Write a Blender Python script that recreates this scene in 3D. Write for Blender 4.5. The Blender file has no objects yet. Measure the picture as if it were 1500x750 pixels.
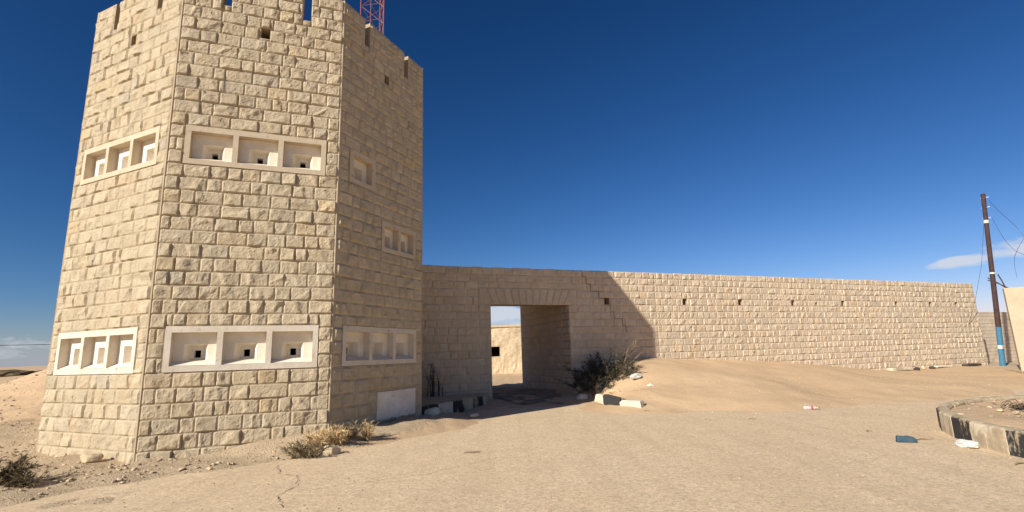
import bpy, math, random
import numpy as np
R = math.radians
sc = bpy.context.scene
col = sc.collection
rnd = random.Random(7)
nrg = np.random.default_rng(11)

# ------------------------------------------------------------------ helpers
class MB:
    """collects vertices / faces (and a per-vertex tint) and links them as ONE mesh object"""
    def __init__(s):
        s.v = []; s.f = []; s.c = []; s.n = 0
    def add(s, verts, faces, tint=(1, 1, 1)):
        verts = np.asarray(verts, float).reshape(-1, 3)
        s.v.append(verts)
        t = np.asarray(tint, float)
        s.c.append(np.tile(t, (len(verts), 1)) if t.ndim == 1 else t)
        n = s.n
        s.f.extend([tuple(i + n for i in fc) for fc in faces])
        s.n += len(verts)
    def quad(s, a, b, c, d, tint=(1, 1, 1)):
        s.add([a, b, c, d], [(0, 1, 2, 3)], tint)
    def build(s, name, mat, parent=None, smooth=False):
        me = bpy.data.meshes.new(name)
        V = np.concatenate(s.v)
        if parent is not None:
            p = parent; off = np.zeros(3)
            while p is not None:
                off += np.array(p.location); p = p.parent
            V = V - off
        me.from_pydata([tuple(x) for x in V], [], s.f)
        ca = me.color_attributes.new('tint', 'FLOAT_COLOR', 'POINT')
        C = np.ones((len(V), 4), np.float32); C[:, :3] = np.concatenate(s.c)
        ca.data.foreach_set('color', C.ravel())
        if smooth:
            me.polygons.foreach_set('use_smooth', [True] * len(me.polygons))
        me.update()
        me.materials.append(mat)
        o = bpy.data.objects.new(name, me)
        col.objects.link(o)
        if parent is not None: o.parent = parent
        return o

def tag(o, label=None, cat=None, group=None, kind=None):
    if label: o['label'] = label
    if cat: o['category'] = cat
    if group: o['group'] = group
    if kind: o['kind'] = kind
    return o

def empty(name, loc, label, cat, group=None):
    o = bpy.data.objects.new(name, None); col.objects.link(o)
    o.location = loc; o.empty_display_size = .2
    return tag(o, label, cat, group)

def hash01(ix, iy, iz, seed):
    h = (ix.astype(np.int64) * 374761393 + iy.astype(np.int64) * 668265263 + iz.astype(np.int64) * 2147483647 + seed * 974711) & 0xffffffff
    h = ((h ^ (h >> 13)) * 1274126177) & 0xffffffff
    h = ((h ^ (h >> 16)) * 2246822519) & 0xffffffff
    return ((h ^ (h >> 15)) & 0xffffff) / float(0xffffff)

def vnoise(x, y, z, seed=0):
    x = np.asarray(x, float); y = np.asarray(y, float) + 0 * x; z = np.asarray(z, float) + 0 * x
    ix, iy, iz = np.floor(x), np.floor(y), np.floor(z)
    fx, fy, fz = x - ix, y - iy, z - iz
    fx = fx * fx * (3 - 2 * fx); fy = fy * fy * (3 - 2 * fy); fz = fz * fz * (3 - 2 * fz)
    r = 0
    for dx in (0, 1):
        for dy in (0, 1):
            for dz in (0, 1):
                w = (fx if dx else 1 - fx) * (fy if dy else 1 - fy) * (fz if dz else 1 - fz)
                r = r + w * hash01(ix + dx, iy + dy, iz + dz, seed)
    return r * 2 - 1

def fbm(x, y, z, seed=0, oct=3):
    r = 0; a = 1; t = 0
    for k in range(oct):
        r = r + a * vnoise(np.asarray(x) * 2 ** k, np.asarray(y) * 2 ** k, np.asarray(z) * 2 ** k, seed + k); t += a; a *= .5
    return r / t

def sstep(a, b, x):
    t = np.clip((np.asarray(x, float) - a) / (b - a), 0, 1)
    return t * t * (3 - 2 * t)

def box(B, c, sx, sy, sz, rz=0, tint=(1, 1, 1), bev=0):
    """box resting on c (bottom centre); bev > 0 gives chamfered top edges"""
    cs, sn = math.cos(rz), math.sin(rz)
    def P(x, y, z): return (c[0] + cs * x - sn * y, c[1] + sn * x + cs * y, c[2] + z)
    hx, hy = sx / 2, sy / 2
    if bev:
        v = [P(x, y, 0) for x, y in ((-hx, -hy), (hx, -hy), (hx, hy), (-hx, hy))]
        v += [P(x, y, sz - bev) for x, y in ((-hx, -hy), (hx, -hy), (hx, hy), (-hx, hy))]
        kx, ky = hx - bev, hy - bev
        v += [P(x, y, sz) for x, y in ((-kx, -ky), (kx, -ky), (kx, ky), (-kx, ky))]
        f = [(3, 2, 1, 0), (8, 9, 10, 11)]
        for i in range(4):
            j = (i + 1) % 4
            f += [(i, j, 4 + j, 4 + i), (4 + i, 4 + j, 8 + j, 8 + i)]
    else:
        v = [P(x, y, z) for z in (0, sz) for x, y in ((-hx, -hy), (hx, -hy), (hx, hy), (-hx, hy))]
        f = [(3, 2, 1, 0), (4, 5, 6, 7)] + [(i, (i + 1) % 4, 4 + (i + 1) % 4, 4 + i) for i in range(4)]
    B.add(v, f, tint)

def tube(B, pts, radii, seg=6, tint=(1, 1, 1), cap=True):
    pts = [np.array(p, float) for p in pts]
    if not hasattr(radii, '__len__'): radii = [radii] * len(pts)
    rings = []
    up = np.array([0.03, 0.07, 1.0])
    for i, p in enumerate(pts):
        t = pts[min(i + 1, len(pts) - 1)] - pts[max(i - 1, 0)]
        t = t / (np.linalg.norm(t) + 1e-9)
        a = np.cross(t, up)
        if np.linalg.norm(a) < .05: a = np.cross(t, np.array([1., 0, 0]))
        a /= np.linalg.norm(a); b = np.cross(t, a)
        rings.append([p + radii[i] * (math.cos(2 * math.pi * k / seg) * a + math.sin(2 * math.pi * k / seg) * b) for k in range(seg)])
    v = [q for r in rings for q in r]; f = []
    for i in range(len(pts) - 1):
        for k in range(seg):
            f.append((i * seg + k, i * seg + (k + 1) % seg, (i + 1) * seg + (k + 1) % seg, (i + 1) * seg + k))
    if cap:
        f.append(tuple(range(seg))[::-1]); f.append(tuple((len(pts) - 1) * seg + k for k in range(seg)))
    B.add(v, f, tint)

ICO_V = None
def ico():
    global ICO_V
    if ICO_V is None:
        p = (1 + 5 ** .5) / 2
        v = np.array([(-1, p, 0), (1, p, 0), (-1, -p, 0), (1, -p, 0), (0, -1, p), (0, 1, p), (0, -1, -p), (0, 1, -p), (p, 0, -1), (p, 0, 1), (-p, 0, -1), (-p, 0, 1)], float)
        v /= np.linalg.norm(v[0])
        f = [(0, 11, 5), (0, 5, 1), (0, 1, 7), (0, 7, 10), (0, 10, 11), (1, 5, 9), (5, 11, 4), (11, 10, 2), (10, 7, 6), (7, 1, 8), (3, 9, 4), (3, 4, 2), (3, 2, 6), (3, 6, 8), (3, 8, 9), (4, 9, 5), (2, 4, 11), (6, 2, 10), (8, 6, 7), (9, 8, 1)]
        ICO_V = (v, f)
    return ICO_V

def subdiv_ico(n):
    v, f = ico(); v = [tuple(x) for x in v]
    for _ in range(n):
        cache = {}; nf = []
        def mid(a, b):
            k = (min(a, b), max(a, b))
            if k not in cache:
                m = np.array(v[a]) + np.array(v[b]); m /= np.linalg.norm(m); v.append(tuple(m)); cache[k] = len(v) - 1
            return cache[k]
        for a, b, c in f:
            x, y, z = mid(a, b), mid(b, c), mid(c, a)
            nf += [(a, x, z), (b, y, x), (c, z, y), (x, y, z)]
        f = nf
    return np.array(v), f

def rock(B, c, sx, sy, sz, seed, rz=0, n=2, tint=(1, 1, 1), rough=.28):
    v, f = subdiv_ico(n)
    rg = np.random.default_rng(seed)
    r = np.ones(len(v))
    for _ in range(9):                                     # chop with random planes: angular stone
        d = rg.normal(size=3); d /= np.linalg.norm(d); k = rg.uniform(.55, .85)
        dd = v @ d; r = np.minimum(r, np.where(dd > 0, k / np.maximum(dd, 1e-3), 9))
    r = r * (1 + rough * .4 * fbm(v[:, 0] * 2, v[:, 1] * 2, v[:, 2] * 2, seed))
    p = v * r[:, None] * np.array([sx, sy, sz]) / 2 * 1.3
    cs, sn = math.cos(rz), math.sin(rz)
    q = np.stack([cs * p[:, 0] - sn * p[:, 1], sn * p[:, 0] + cs * p[:, 1], p[:, 2]], 1) + np.array(c)
    B.add(q, f, tint)

# ------------------------------------------------------------------ materials
def new_mat(name):
    m = bpy.data.materials.new(name); m.use_nodes = True
    nt = m.node_tree; nt.nodes.clear()
    out = nt.nodes.new('ShaderNodeOutputMaterial'); bs = nt.nodes.new('ShaderNodeBsdfPrincipled')
    nt.links.new(bs.outputs[0], out.inputs[0])
    bs.inputs['Roughness'].default_value = .9
    bs.inputs['Specular IOR Level'].default_value = .2
    return m, nt, bs

class NT:
    def __init__(s, nt): s.nt = nt
    def n(s, t, **k):
        x = s.nt.nodes.new(t)
        for a, b in k.items(): setattr(x, a, b)
        return x
    def val(s, sock, v):
        if hasattr(v, 'links') or hasattr(v, 'is_linked'): s.nt.links.new(v, sock)
        else: sock.default_value = v
    def coords(s): return s.n('ShaderNodeTexCoord').outputs['Object']
    def noise(s, vec, scale, detail=4, rough=.6, dist=0):
        x = s.n('ShaderNodeTexNoise'); s.nt.links.new(vec, x.inputs['Vector'])
        x.inputs['Scale'].default_value = scale; x.inputs['Detail'].default_value = detail
        x.inputs['Roughness'].default_value = rough; x.inputs['Distortion'].default_value = dist
        return x.outputs['Fac']
    def voro(s, vec, scale, feature='F1'):
        x = s.n('ShaderNodeTexVoronoi'); x.feature = feature; s.nt.links.new(vec, x.inputs['Vector']); x.inputs['Scale'].default_value = scale
        return x
    def ramp(s, fac, stops):
        x = s.n('ShaderNodeValToRGB'); s.nt.links.new(fac, x.inputs[0]); e = x.color_ramp.elements
        while len(e) < len(stops): e.new(.5)
        for i, (p, c) in enumerate(stops):
            e[i].position = p; e[i].color = (c, c, c, 1) if not hasattr(c, '__len__') else (*c, 1)
        return x.outputs[0]
    def mix(s, fac, a, b, mode='MIX'):
        x = s.n('ShaderNodeMix', data_type='RGBA', blend_type=mode)
        s.val(x.inputs['Factor'], fac)
        for k, v in (('A', a), ('B', b)):
            sock = [i for i in x.inputs if i.name == k and i.type == 'RGBA'][0]
            if isinstance(v, tuple): sock.default_value = (*v, 1) if len(v) == 3 else v
            else: s.nt.links.new(v, sock)
        return [o for o in x.outputs if o.type == 'RGBA'][0]
    def math(s, op, a, b=0, clamp=False):
        x = s.n('ShaderNodeMath', operation=op, use_clamp=clamp); s.val(x.inputs[0], a); s.val(x.inputs[1], b); return x.outputs[0]
    def bump(s, h, strength, dist, prev=None):
        x = s.n('ShaderNodeBump'); s.nt.links.new(h, x.inputs['Height']); x.inputs['Strength'].default_value = strength; x.inputs['Distance'].default_value = dist
        if prev is not None: s.nt.links.new(prev, x.inputs['Normal'])
        return x.outputs[0]
    def tint(s): return s.n('ShaderNodeVertexColor', layer_name='tint').outputs[0]

def stone_mat(name, c1, c2, bumpd=.012, dust=(.56, .42, .25)):
    m, nt, bs = new_mat(name); N = NT(nt); co = N.coords()
    n1 = N.noise(co, 5, 5); n2 = N.noise(co, 38, 4, .7); n3 = N.noise(co, .9, 3)
    c = N.mix(N.ramp(n1, [(.35, 0), (.65, 1)]), c1, c2)
    c = N.mix(N.ramp(n2, [(.5, 0), (.72, .45)]), c, tuple(x * .62 for x in c1))
    c = N.mix(N.ramp(n3, [(.45, 0), (.75, .4)]), c, dust)
    c = N.mix(1.0, c, N.tint(), 'MULTIPLY')
    nt.links.new(c, bs.inputs['Base Color'])
    mps = N.n('ShaderNodeMapping'); nt.links.new(co, mps.inputs[0]); mps.inputs['Scale'].default_value = (1, 1, .16)
    c = N.mix(N.ramp(N.noise(mps.outputs[0], 2.6, 5, .7), [(.52, 0), (.72, .2)]), c, tuple(x * .78 for x in c1))   # faint old rain streaks
    nt.links.new(c, bs.inputs['Base Color'])
    b = N.bump(N.noise(co, 26, 6, .78), 1.0, bumpd * 1.35); b = N.bump(n2, .7, bumpd * .5, b)
    nt.links.new(b, bs.inputs['Normal']); return m

def plain_mat(name, c1, c2, scale=6, bump=.004, rough=.85, stains=None, thr=.6, spec=.2, metal=0):
    m, nt, bs = new_mat(name); N = NT(nt); co = N.coords()
    c = N.mix(N.ramp(N.noise(co, scale, 6, .65), [(.35, 0), (.68, 1)]), c1, c2)
    if stains: c = N.mix(N.ramp(N.noise(co, scale * 1.7, 7, .75), [(thr, 0), (thr + .09, .85)]), c, stains)
    c = N.mix(1.0, c, N.tint(), 'MULTIPLY')
    nt.links.new(c, bs.inputs['Base Color'])
    bs.inputs['Roughness'].default_value = rough; bs.inputs['Specular IOR Level'].default_value = spec; bs.inputs['Metallic'].default_value = metal
    nt.links.new(N.bump(N.noise(co, scale * 6, 5, .7), .7, bump), bs.inputs['Normal']); return m

def ground_mat():
    m, nt, bs = new_mat('desert_ground'); N = NT(nt); co = N.coords()
    geo = N.n('ShaderNodeNewGeometry'); sep = N.n('ShaderNodeSeparateXYZ'); nt.links.new(co, sep.inputs[0])
    tn = N.n('ShaderNodeVertexColor', layer_name='tint'); sp = N.n('ShaderNodeSeparateColor'); nt.links.new(tn.outputs[0], sp.inputs[0])
    grav = sp.outputs[0]                                     # R of the vertex tint: how stony the soil is
    big = N.noise(co, .35, 5); med = N.noise(co, 2.6, 5, .6); fine = N.noise(co, 60, 3, .7); grit = N.noise(co, 160, 2, .7)
    sand = N.mix(N.ramp(big, [(.35, 0), (.65, 1)]), (.565, .395, .235), (.62, .44, .265))
    sand = N.mix(N.ramp(fine, [(.5, 0), (.8, .25)]), sand, (.42, .29, .16))
    soil = N.mix(N.ramp(med, [(.35, 0), (.65, 1)]), (.60, .455, .29), (.72, .56, .37))
    soil = N.mix(N.ramp(fine, [(.45, 0), (.7, .45)]), soil, (.34, .25, .155))
    vo = N.voro(co, 26)
    peb = N.ramp(vo.outputs['Distance'], [(.18, 1), (.34, 0)])
    pebc = N.mix(vo.outputs['Color'], (.42, .32, .2), (.70, .56, .38))
    soil = N.mix(peb, soil, pebc)
    edge = N.math('ADD', grav, N.math('MULTIPLY', N.math('SUBTRACT', N.noise(co, 3.2, 5, .7), .5), .9))
    k = N.ramp(edge, [(.42, 0), (.6, 1)])
    c = N.mix(k, sand, soil)
    c = N.mix(N.ramp(N.noise(co, .09, 6, .7), [(.5, 0), (.7, .25)]), c, (.36, .25, .15))
    nt.links.new(c, bs.inputs['Base Color'])
    mp = N.n('ShaderNodeMapping'); nt.links.new(co, mp.inputs[0]); mp.inputs['Rotation'].default_value = (0, 0, R(-35)); mp.inputs['Scale'].default_value = (1, .4, 1)
    wv = N.noise(mp.outputs[0], 22, 3, .5, .6)
    b = N.bump(wv, .16, .02)
    b = N.bump(N.noise(co, 5, 3, .5), .35, .05, b); b = N.bump(fine, .6, .012, b)
    b2 = N.n('ShaderNodeBump'); nt.links.new(N.math('MULTIPLY', N.math('ADD', peb, fine), k), b2.inputs['Height']); b2.inputs['Strength'].default_value = .9; b2.inputs['Distance'].default_value = .022
    nt.links.new(b, b2.inputs['Normal'])
    nt.links.new(b2.outputs[0], bs.inputs['Normal'])
    bs.inputs['Roughness'].default_value = .95; bs.inputs['Specular IOR Level'].default_value = .1
    return m

def road_mat():
    m, nt, bs = new_mat('sandy_asphalt'); N = NT(nt); co = N.coords()
    big = N.noise(co, .5, 6, .65); med = N.noise(co, 3, 6, .7); fine = N.noise(co, 70, 3, .75); grit = N.noise(co, 26, 5, .8)
    c = N.mix(N.ramp(med, [(.3, 0), (.7, 1)]), (.71, .54, .345), (.80, .615, .40))
    c = N.mix(N.ramp(big, [(.48, 0), (.64, .8)]), c, (.74, .545, .34))
    mid = N.noise(co, 15, 4, .8)
    c = N.mix(N.ramp(mid, [(.45, 0), (.66, .6)]), c, (.42, .315, .2))
    c = N.mix(N.ramp(N.noise(co, 20, 4, .8), [(.52, 0), (.66, .7)]), c, (.84, .68, .48))
    c = N.mix(N.ramp(fine, [(.5, 0), (.66, .5)]), c, (.36, .27, .175))
    mt = N.n('ShaderNodeMapping'); nt.links.new(co, mt.inputs[0]); mt.inputs['Rotation'].default_value = (0, 0, R(14)); mt.inputs['Scale'].default_value = (1.5, .10, 1)
    c = N.mix(N.ramp(N.noise(mt.outputs[0], 1.6, 4, .6, .4), [(.47, 0), (.62, .35)]), c, (.56, .42, .265))         # faint old wheel tracks
    c = N.mix(N.ramp(N.noise(co, 1.1, 6, .7), [(.52, 0), (.64, .5)]), c, (.58, .435, .28))
    v2 = N.voro(co, 42); vs_ = N.n('ShaderNodeSeparateColor'); nt.links.new(v2.outputs['Color'], vs_.inputs[0])
    v3 = N.voro(co, 19); vs3 = N.n('ShaderNodeSeparateColor'); nt.links.new(v3.outputs['Color'], vs3.inputs[0])
    c = N.mix(1.0, c, N.ramp(vs_.outputs[0], [(0, .83), (.5, 1.02), (1, 1.10)]), 'MULTIPLY')
    c = N.mix(1.0, c, N.ramp(vs3.outputs[1], [(0, .93), (.5, 1.0), (1, 1.04)]), 'MULTIPLY')
    nt.links.new(c, bs.inputs['Base Color'])
    b = N.bump(grit, .4, .008); b = N.bump(fine, .7, .008, b); b = N.bump(big, .4, .05, b)
    nt.links.new(b, bs.inputs['Normal']); bs.inputs['Roughness'].default_value = .95; bs.inputs['Specular IOR Level'].default_value = .1
    return m

def paint_mat(name, paint, under, thr=.5, scale=4):
    """worn paint: the concrete shows where it has flaked"""
    m, nt, bs = new_mat(name); N = NT(nt); co = N.coords()
    mp = N.n('ShaderNodeMapping'); nt.links.new(co, mp.inputs[0]); mp.inputs['Scale'].default_value = (1, 1, .45)
    k = N.ramp(N.noise(mp.outputs[0], scale, 7, .7), [(thr, 1), (thr + .06, 0)])
    un = N.mix(N.ramp(N.noise(co, 9, 5), [(.35, 0), (.65, 1)]), under, tuple(x * .72 for x in under))
    k = N.math('MULTIPLY', k, N.tint())
    c = N.mix(k, un, N.mix(N.ramp(N.noise(co, 14, 5), [(.4, 0), (.7, 1)]), paint, tuple(min(1, x * .75 + .02) for x in paint)))
    nt.links.new(c, bs.inputs['Base Color'])
    nt.links.new(N.bump(N.noise(co, 40, 5, .7), .6, .008), bs.inputs['Normal']); return m

M = {}
M['stone'] = stone_mat('tower_limestone', (.495, .405, .268), (.605, .505, .348), .02, (.505, .41, .272))
M['wstone'] = stone_mat('wall_limestone', (.565, .455, .318), (.665, .545, .395), .014, (.58, .465, .32))
M['mortar'] = plain_mat('mortar', (.42, .33, .215), (.35, .27, .175), 8, .006)
M['wmortar'] = plain_mat('wall_mortar', (.44, .335, .23), (.37, .28, .19), 8, .006)
M['jointfill'] = plain_mat('corner_joint_mortar', (.48, .38, .255), (.42, .33, .215), 8, .006)
M['white'] = plain_mat('whitewashed_concrete', (.68, .61, .50), (.58, .50, .385), 3.5, .010, stains=(.40, .31, .2), thr=.585)
M['niche'] = plain_mat('whitewashed_recess', (.80, .73, .60), (.70, .62, .49), 4, .006, stains=(.42, .33, .22), thr=.66)
M['beige'] = plain_mat('bare_beige_concrete', (.58, .485, .35), (.50, .405, .28), 3.5, .010, stains=(.36, .28, .18), thr=.585)
M['limewash'] = plain_mat('limewash_patch', (.80, .76, .68), (.68, .61, .50), 4, .012, stains=(.46, .37, .26), thr=.58)
M['dark'] = plain_mat('dark_interior', (.03, .025, .02), (.02, .018, .015), 5)
M['ground'] = ground_mat()
M['road'] = road_mat()
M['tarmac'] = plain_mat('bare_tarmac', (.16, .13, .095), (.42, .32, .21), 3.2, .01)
M['concrete'] = plain_mat('kerb_concrete', (.56, .45, .30), (.44, .34, .22), 5, .01, stains=(.33, .25, .16), thr=.6)
M['kblack'] = paint_mat('black_kerb_paint', (.035, .035, .034), (.50, .40, .26), .54, 3.6)
M['kwhite'] = paint_mat('white_kerb_paint', (.66, .57, .42), (.50, .40, .27), .46, 3.0)
M['kwhite2'] = paint_mat('fresh_white_kerb_paint', (.66, .58, .45), (.54, .44, .31), .55, 5)
M['plaster'] = plain_mat('cream_plaster', (.50, .42, .30), (.43, .35, .24), 2.2, .012, stains=(.50, .37, .2), thr=.66)
M['block'] = plain_mat('concrete_block', (.62, .52, .39), (.54, .45, .33), 2, .008)
M['ruin'] = plain_mat('crumbling_plaster', (.62, .505, .335), (.50, .385, .24), 1.8, .09, stains=(.40, .28, .17), thr=.56)
M['rust'] = plain_mat('rusty_pole_paint', (.045, .03, .03), (.085, .045, .035), 5, .004, .7, stains=(.16, .07, .04), thr=.62)
M['blue'] = plain_mat('blue_pole_paint', (.045, .15, .25), (.07, .20, .30), 8, .003, .6, stains=(.25, .25, .22), thr=.68)
M['band'] = plain_mat('white_band_paint', (.7, .68, .6), (.55, .52, .45), 9, .002)
M['wire'] = plain_mat('black_wire', (.03, .03, .035), (.05, .05, .055), 9, .001, .5)
M['porcelain'] = plain_mat('pale_insulator', (.6, .6, .58), (.5, .48, .45), 9, .001, .4)
M['red'] = plain_mat('red_mast_paint', (.24, .06, .045), (.19, .055, .045), 4, .001, .5)
M['mwhite'] = plain_mat('pale_mast_paint', (.36, .18, .15), (.30, .15, .13), 4, .001, .5)
M['rock'] = stone_mat('loose_stone', (.56, .43, .27), (.68, .54, .36), .01)
M['whiterock'] = plain_mat('chalky_stone', (.74, .68, .56), (.62, .54, .42), 8, .01)
M['bag'] = plain_mat('white_plastic', (.70, .69, .64), (.52, .51, .47), 7, .03, .5, spec=.4)
M['sandal'] = plain_mat('dark_blue_rubber', (.04, .075, .10), (.06, .10, .125), 9, .004, .6)
M['sandal_in'] = plain_mat('dark_lining', (.02, .025, .03), (.03, .03, .035), 9, .002, .8)
M['label'] = plain_mat('red_bottle_label', (.55, .12, .10), (.5, .10, .09), 9, .0005, .5)
M['wood'] = plain_mat('weathered_wood', (.38, .28, .18), (.26, .19, .12), 6, .006)
M['darkrub'] = plain_mat('dark_scrap', (.05, .04, .035), (.09, .07, .055), 6, .006)
M['gravel'] = plain_mat('gravel_stone', (.58, .455, .305), (.47, .36, .235), 12, .004)
m, nt, bs = new_mat('clear_plastic')
bs.inputs['Base Color'].default_value = (.62, .64, .64, 1); bs.inputs['Roughness'].default_value = .3; bs.inputs['Alpha'].default_value = .7
M['clear'] = m

def leaf_mat(name, c1, c2):
    m, nt, bs = new_mat(name); N = NT(nt); co = N.coords()
    c = N.mix(N.ramp(N.noise(co, 14, 3), [(.35, 0), (.65, 1)]), c1, c2)
    c = N.mix(1.0, c, N.tint(), 'MULTIPLY')
    nt.links.new(c, bs.inputs['Base Color']); bs.inputs['Roughness'].default_value = .8
    return m
M['straw'] = leaf_mat('dry_straw', (.68, .52, .29), (.56, .41, .22))
M['greyscrub'] = leaf_mat('grey_scrub', (.25, .195, .115), (.19, .15, .085))
M['scrub'] = leaf_mat('desert_scrub', (.17, .125, .065), (.12, .095, .05))
M['darkleaf'] = leaf_mat('dusty_dark_leaf', (.060, .058, .040), (.095, .085, .055))
M['twig'] = leaf_mat('dry_twig', (.32, .24, .15), (.24, .175, .11))
M['darktwig'] = leaf_mat('dark_twig', (.09, .065, .045), (.13, .095, .06))

# ------------------------------------------------------------------ the site
TH = R(68.989); S = 2.996
def D2(a): return np.array([math.sin(a), math.cos(a)])
CN = [np.array([-6.2876, 8.7038])]                            # tower corners, walking round with the outside on the right
for k in range(7):
    CN.append(CN[-1] + S * D2(TH - k * math.pi / 4))
W0 = np.array([-3.4915, 15.6895]); WU = D2(TH); WN = np.array([-math.cos(TH), math.sin(TH)])   # perimeter wall frame
def wp(al, d, z): q = W0 + al * WU - d * WN; return np.array([q[0], q[1], z])
ISC = np.array([11.2, 6.45]); ISR = 4.75                       # roundabout

R_AL = [-40, -6, 0, 2.6, 3.2, 5.6, 6.2, 7.0, 7.6, 8.3, 9.1, 10.5, 13.8, 16.8, 19.6, 21.3, 24.2, 29.3, 33, 60]
R_Z = [0.2, .2, .16, .14, .10, .20, .62, 1.0, 1.17, 1.23, 1.25, 1.18, 1.0, .78, .47, .35, .38, .32, .26, .22]
T_D = [5, 4, 3.2, 2.4, 2.2, 3.6, 5.0, 5.9, 6.4, 6.8, 7.0, 7.3, 7.5, 7.7, 7.9, 8.2, 8.5, 9, 9, 9]

def terrain(x, y):
    x = np.asarray(x, float); y = np.asarray(y, float)
    rx, ry = x - W0[0], y - W0[1]
    al = rx * WU[0] + ry * WU[1]; d = -(rx * WN[0] + ry * WN[1])
    rz = np.interp(al, R_AL, R_Z); td = np.interp(al, R_AL, T_D) * (1 + .10 * vnoise(x * .45, y * .45, 0 * al, 5))
    s = np.clip(d / td, 0, 1)
    prof = (1 - s) ** 1.3 * (1 + .7 * s * (1 - s))
    prof = np.where(d < 0, 1, prof)
    back = sstep(.2, 2.0, -d)
    h = rz * prof
    h = np.where(d < 0, h * (1 - back) + .17 * back, h)
    # sand bank in front of the far block wall
    h = h + .62 * np.exp(-(((al - 36.2) / 3.2) ** 2)) * sstep(-3.0, -5.5, d) * sstep(-14, -8, d)
    # tower skirt: a little sand drifted to its base on the shaded side
    cx, cy = -5.0, 13.2
    rr = np.hypot(x - cx, y - cy)
    az = np.arctan2(x - cx, y - cy)
    sk = np.exp(-((az - R(135)) / .8) ** 2)
    h = np.maximum(h, .22 * sk * sstep(4.7, 3.5, rr))
    h = h + .15 * np.exp(-(((x + 3.65) / .9) ** 2 + ((y - 9.45) / .42) ** 2))
    h = h + .30 * np.exp(-(((x - 3.5) / 1.15) ** 2 + ((y - 14.2) / 1.15) ** 2))
    # dunes on the left behind the tower
    h = h + 2.0 * np.exp(-(((x + 14.0) / 4.6) ** 2 + ((y - 19.5) / 4.0) ** 2))
    h = h + 1.2 * np.exp(-(((x + 34) / 16) ** 2 + ((y - 46) / 9) ** 2)) + .9 * np.exp(-(((x + 60) / 20) ** 2 + ((y - 75) / 10) ** 2))
    far = np.hypot(x, y)
    nz = .042 * fbm(x * .8, y * .8, 0 * x, 21) + .026 * fbm(x * 2.2, y * 2.2, 0 * x, 31)
    rocky = sstep(-2.6, -4.6, x + .55 * (7.6 - y)) * sstep(60, 20, far)
    nz = nz + rocky * (.05 * fbm(x * 2.3, y * 2.3, 0 * x, 41) + .035 * fbm(x * 7, y * 7, 0 * x, 43))
    h = h + nz * sstep(.0, .03, h + .05 * rocky)
    h = h + sstep(25, 120, far) * 1.0 * fbm(x * .03, y * .03, 0 * x, 51) * sstep(400, 100, far)
    return h - .035

def tz(x, y): return float(terrain(np.array([x]), np.array([y]))[0])
def stony(x, y):
    far = np.hypot(x, y)
    k = sstep(-3.0, -4.4, x + .55 * (7.6 - y)) * sstep(14.0, 11.0, y + .3 * vnoise(x, y, 0 * x, 3)) 
    return np.clip(np.maximum(k, .40 * sstep(-8.5, -11, x)), 0, 1)

def axis(a, b, st, far, g=1.13):
    c = list(np.arange(a, b + st / 2, st)); s = st; v = a; L = []
    while v > -far: s *= g; v -= s; L.append(v)
    s = st; v = b; Rr = []
    while v < far: s *= g; v += s; Rr.append(v)
    return np.array(L[::-1] + c + Rr)

def build_ground():
    X = axis(-13, 13, .16, 6000); Y = axis(3, 22, .14, 6000)
    gx, gy = np.meshgrid(X, Y); h = terrain(gx, gy)
    nx, ny = len(X), len(Y)
    B = MB()
    v = np.stack([gx.ravel(), gy.ravel(), h.ravel()], 1)
    i = np.arange(nx * ny).reshape(ny, nx)
    f = np.stack([i[:-1, :-1].ravel(), i[:-1, 1:].ravel(), i[1:, 1:].ravel(), i[1:, :-1].ravel()], 1)
    t = np.zeros((nx * ny, 3)); t[:, 0] = stony(gx, gy).ravel()
    B.add(v, [tuple(q) for q in f.tolist()], t)
    o = B.build('ground', M['ground'], smooth=True); tag(o, kind='structure')
build_ground()

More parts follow.
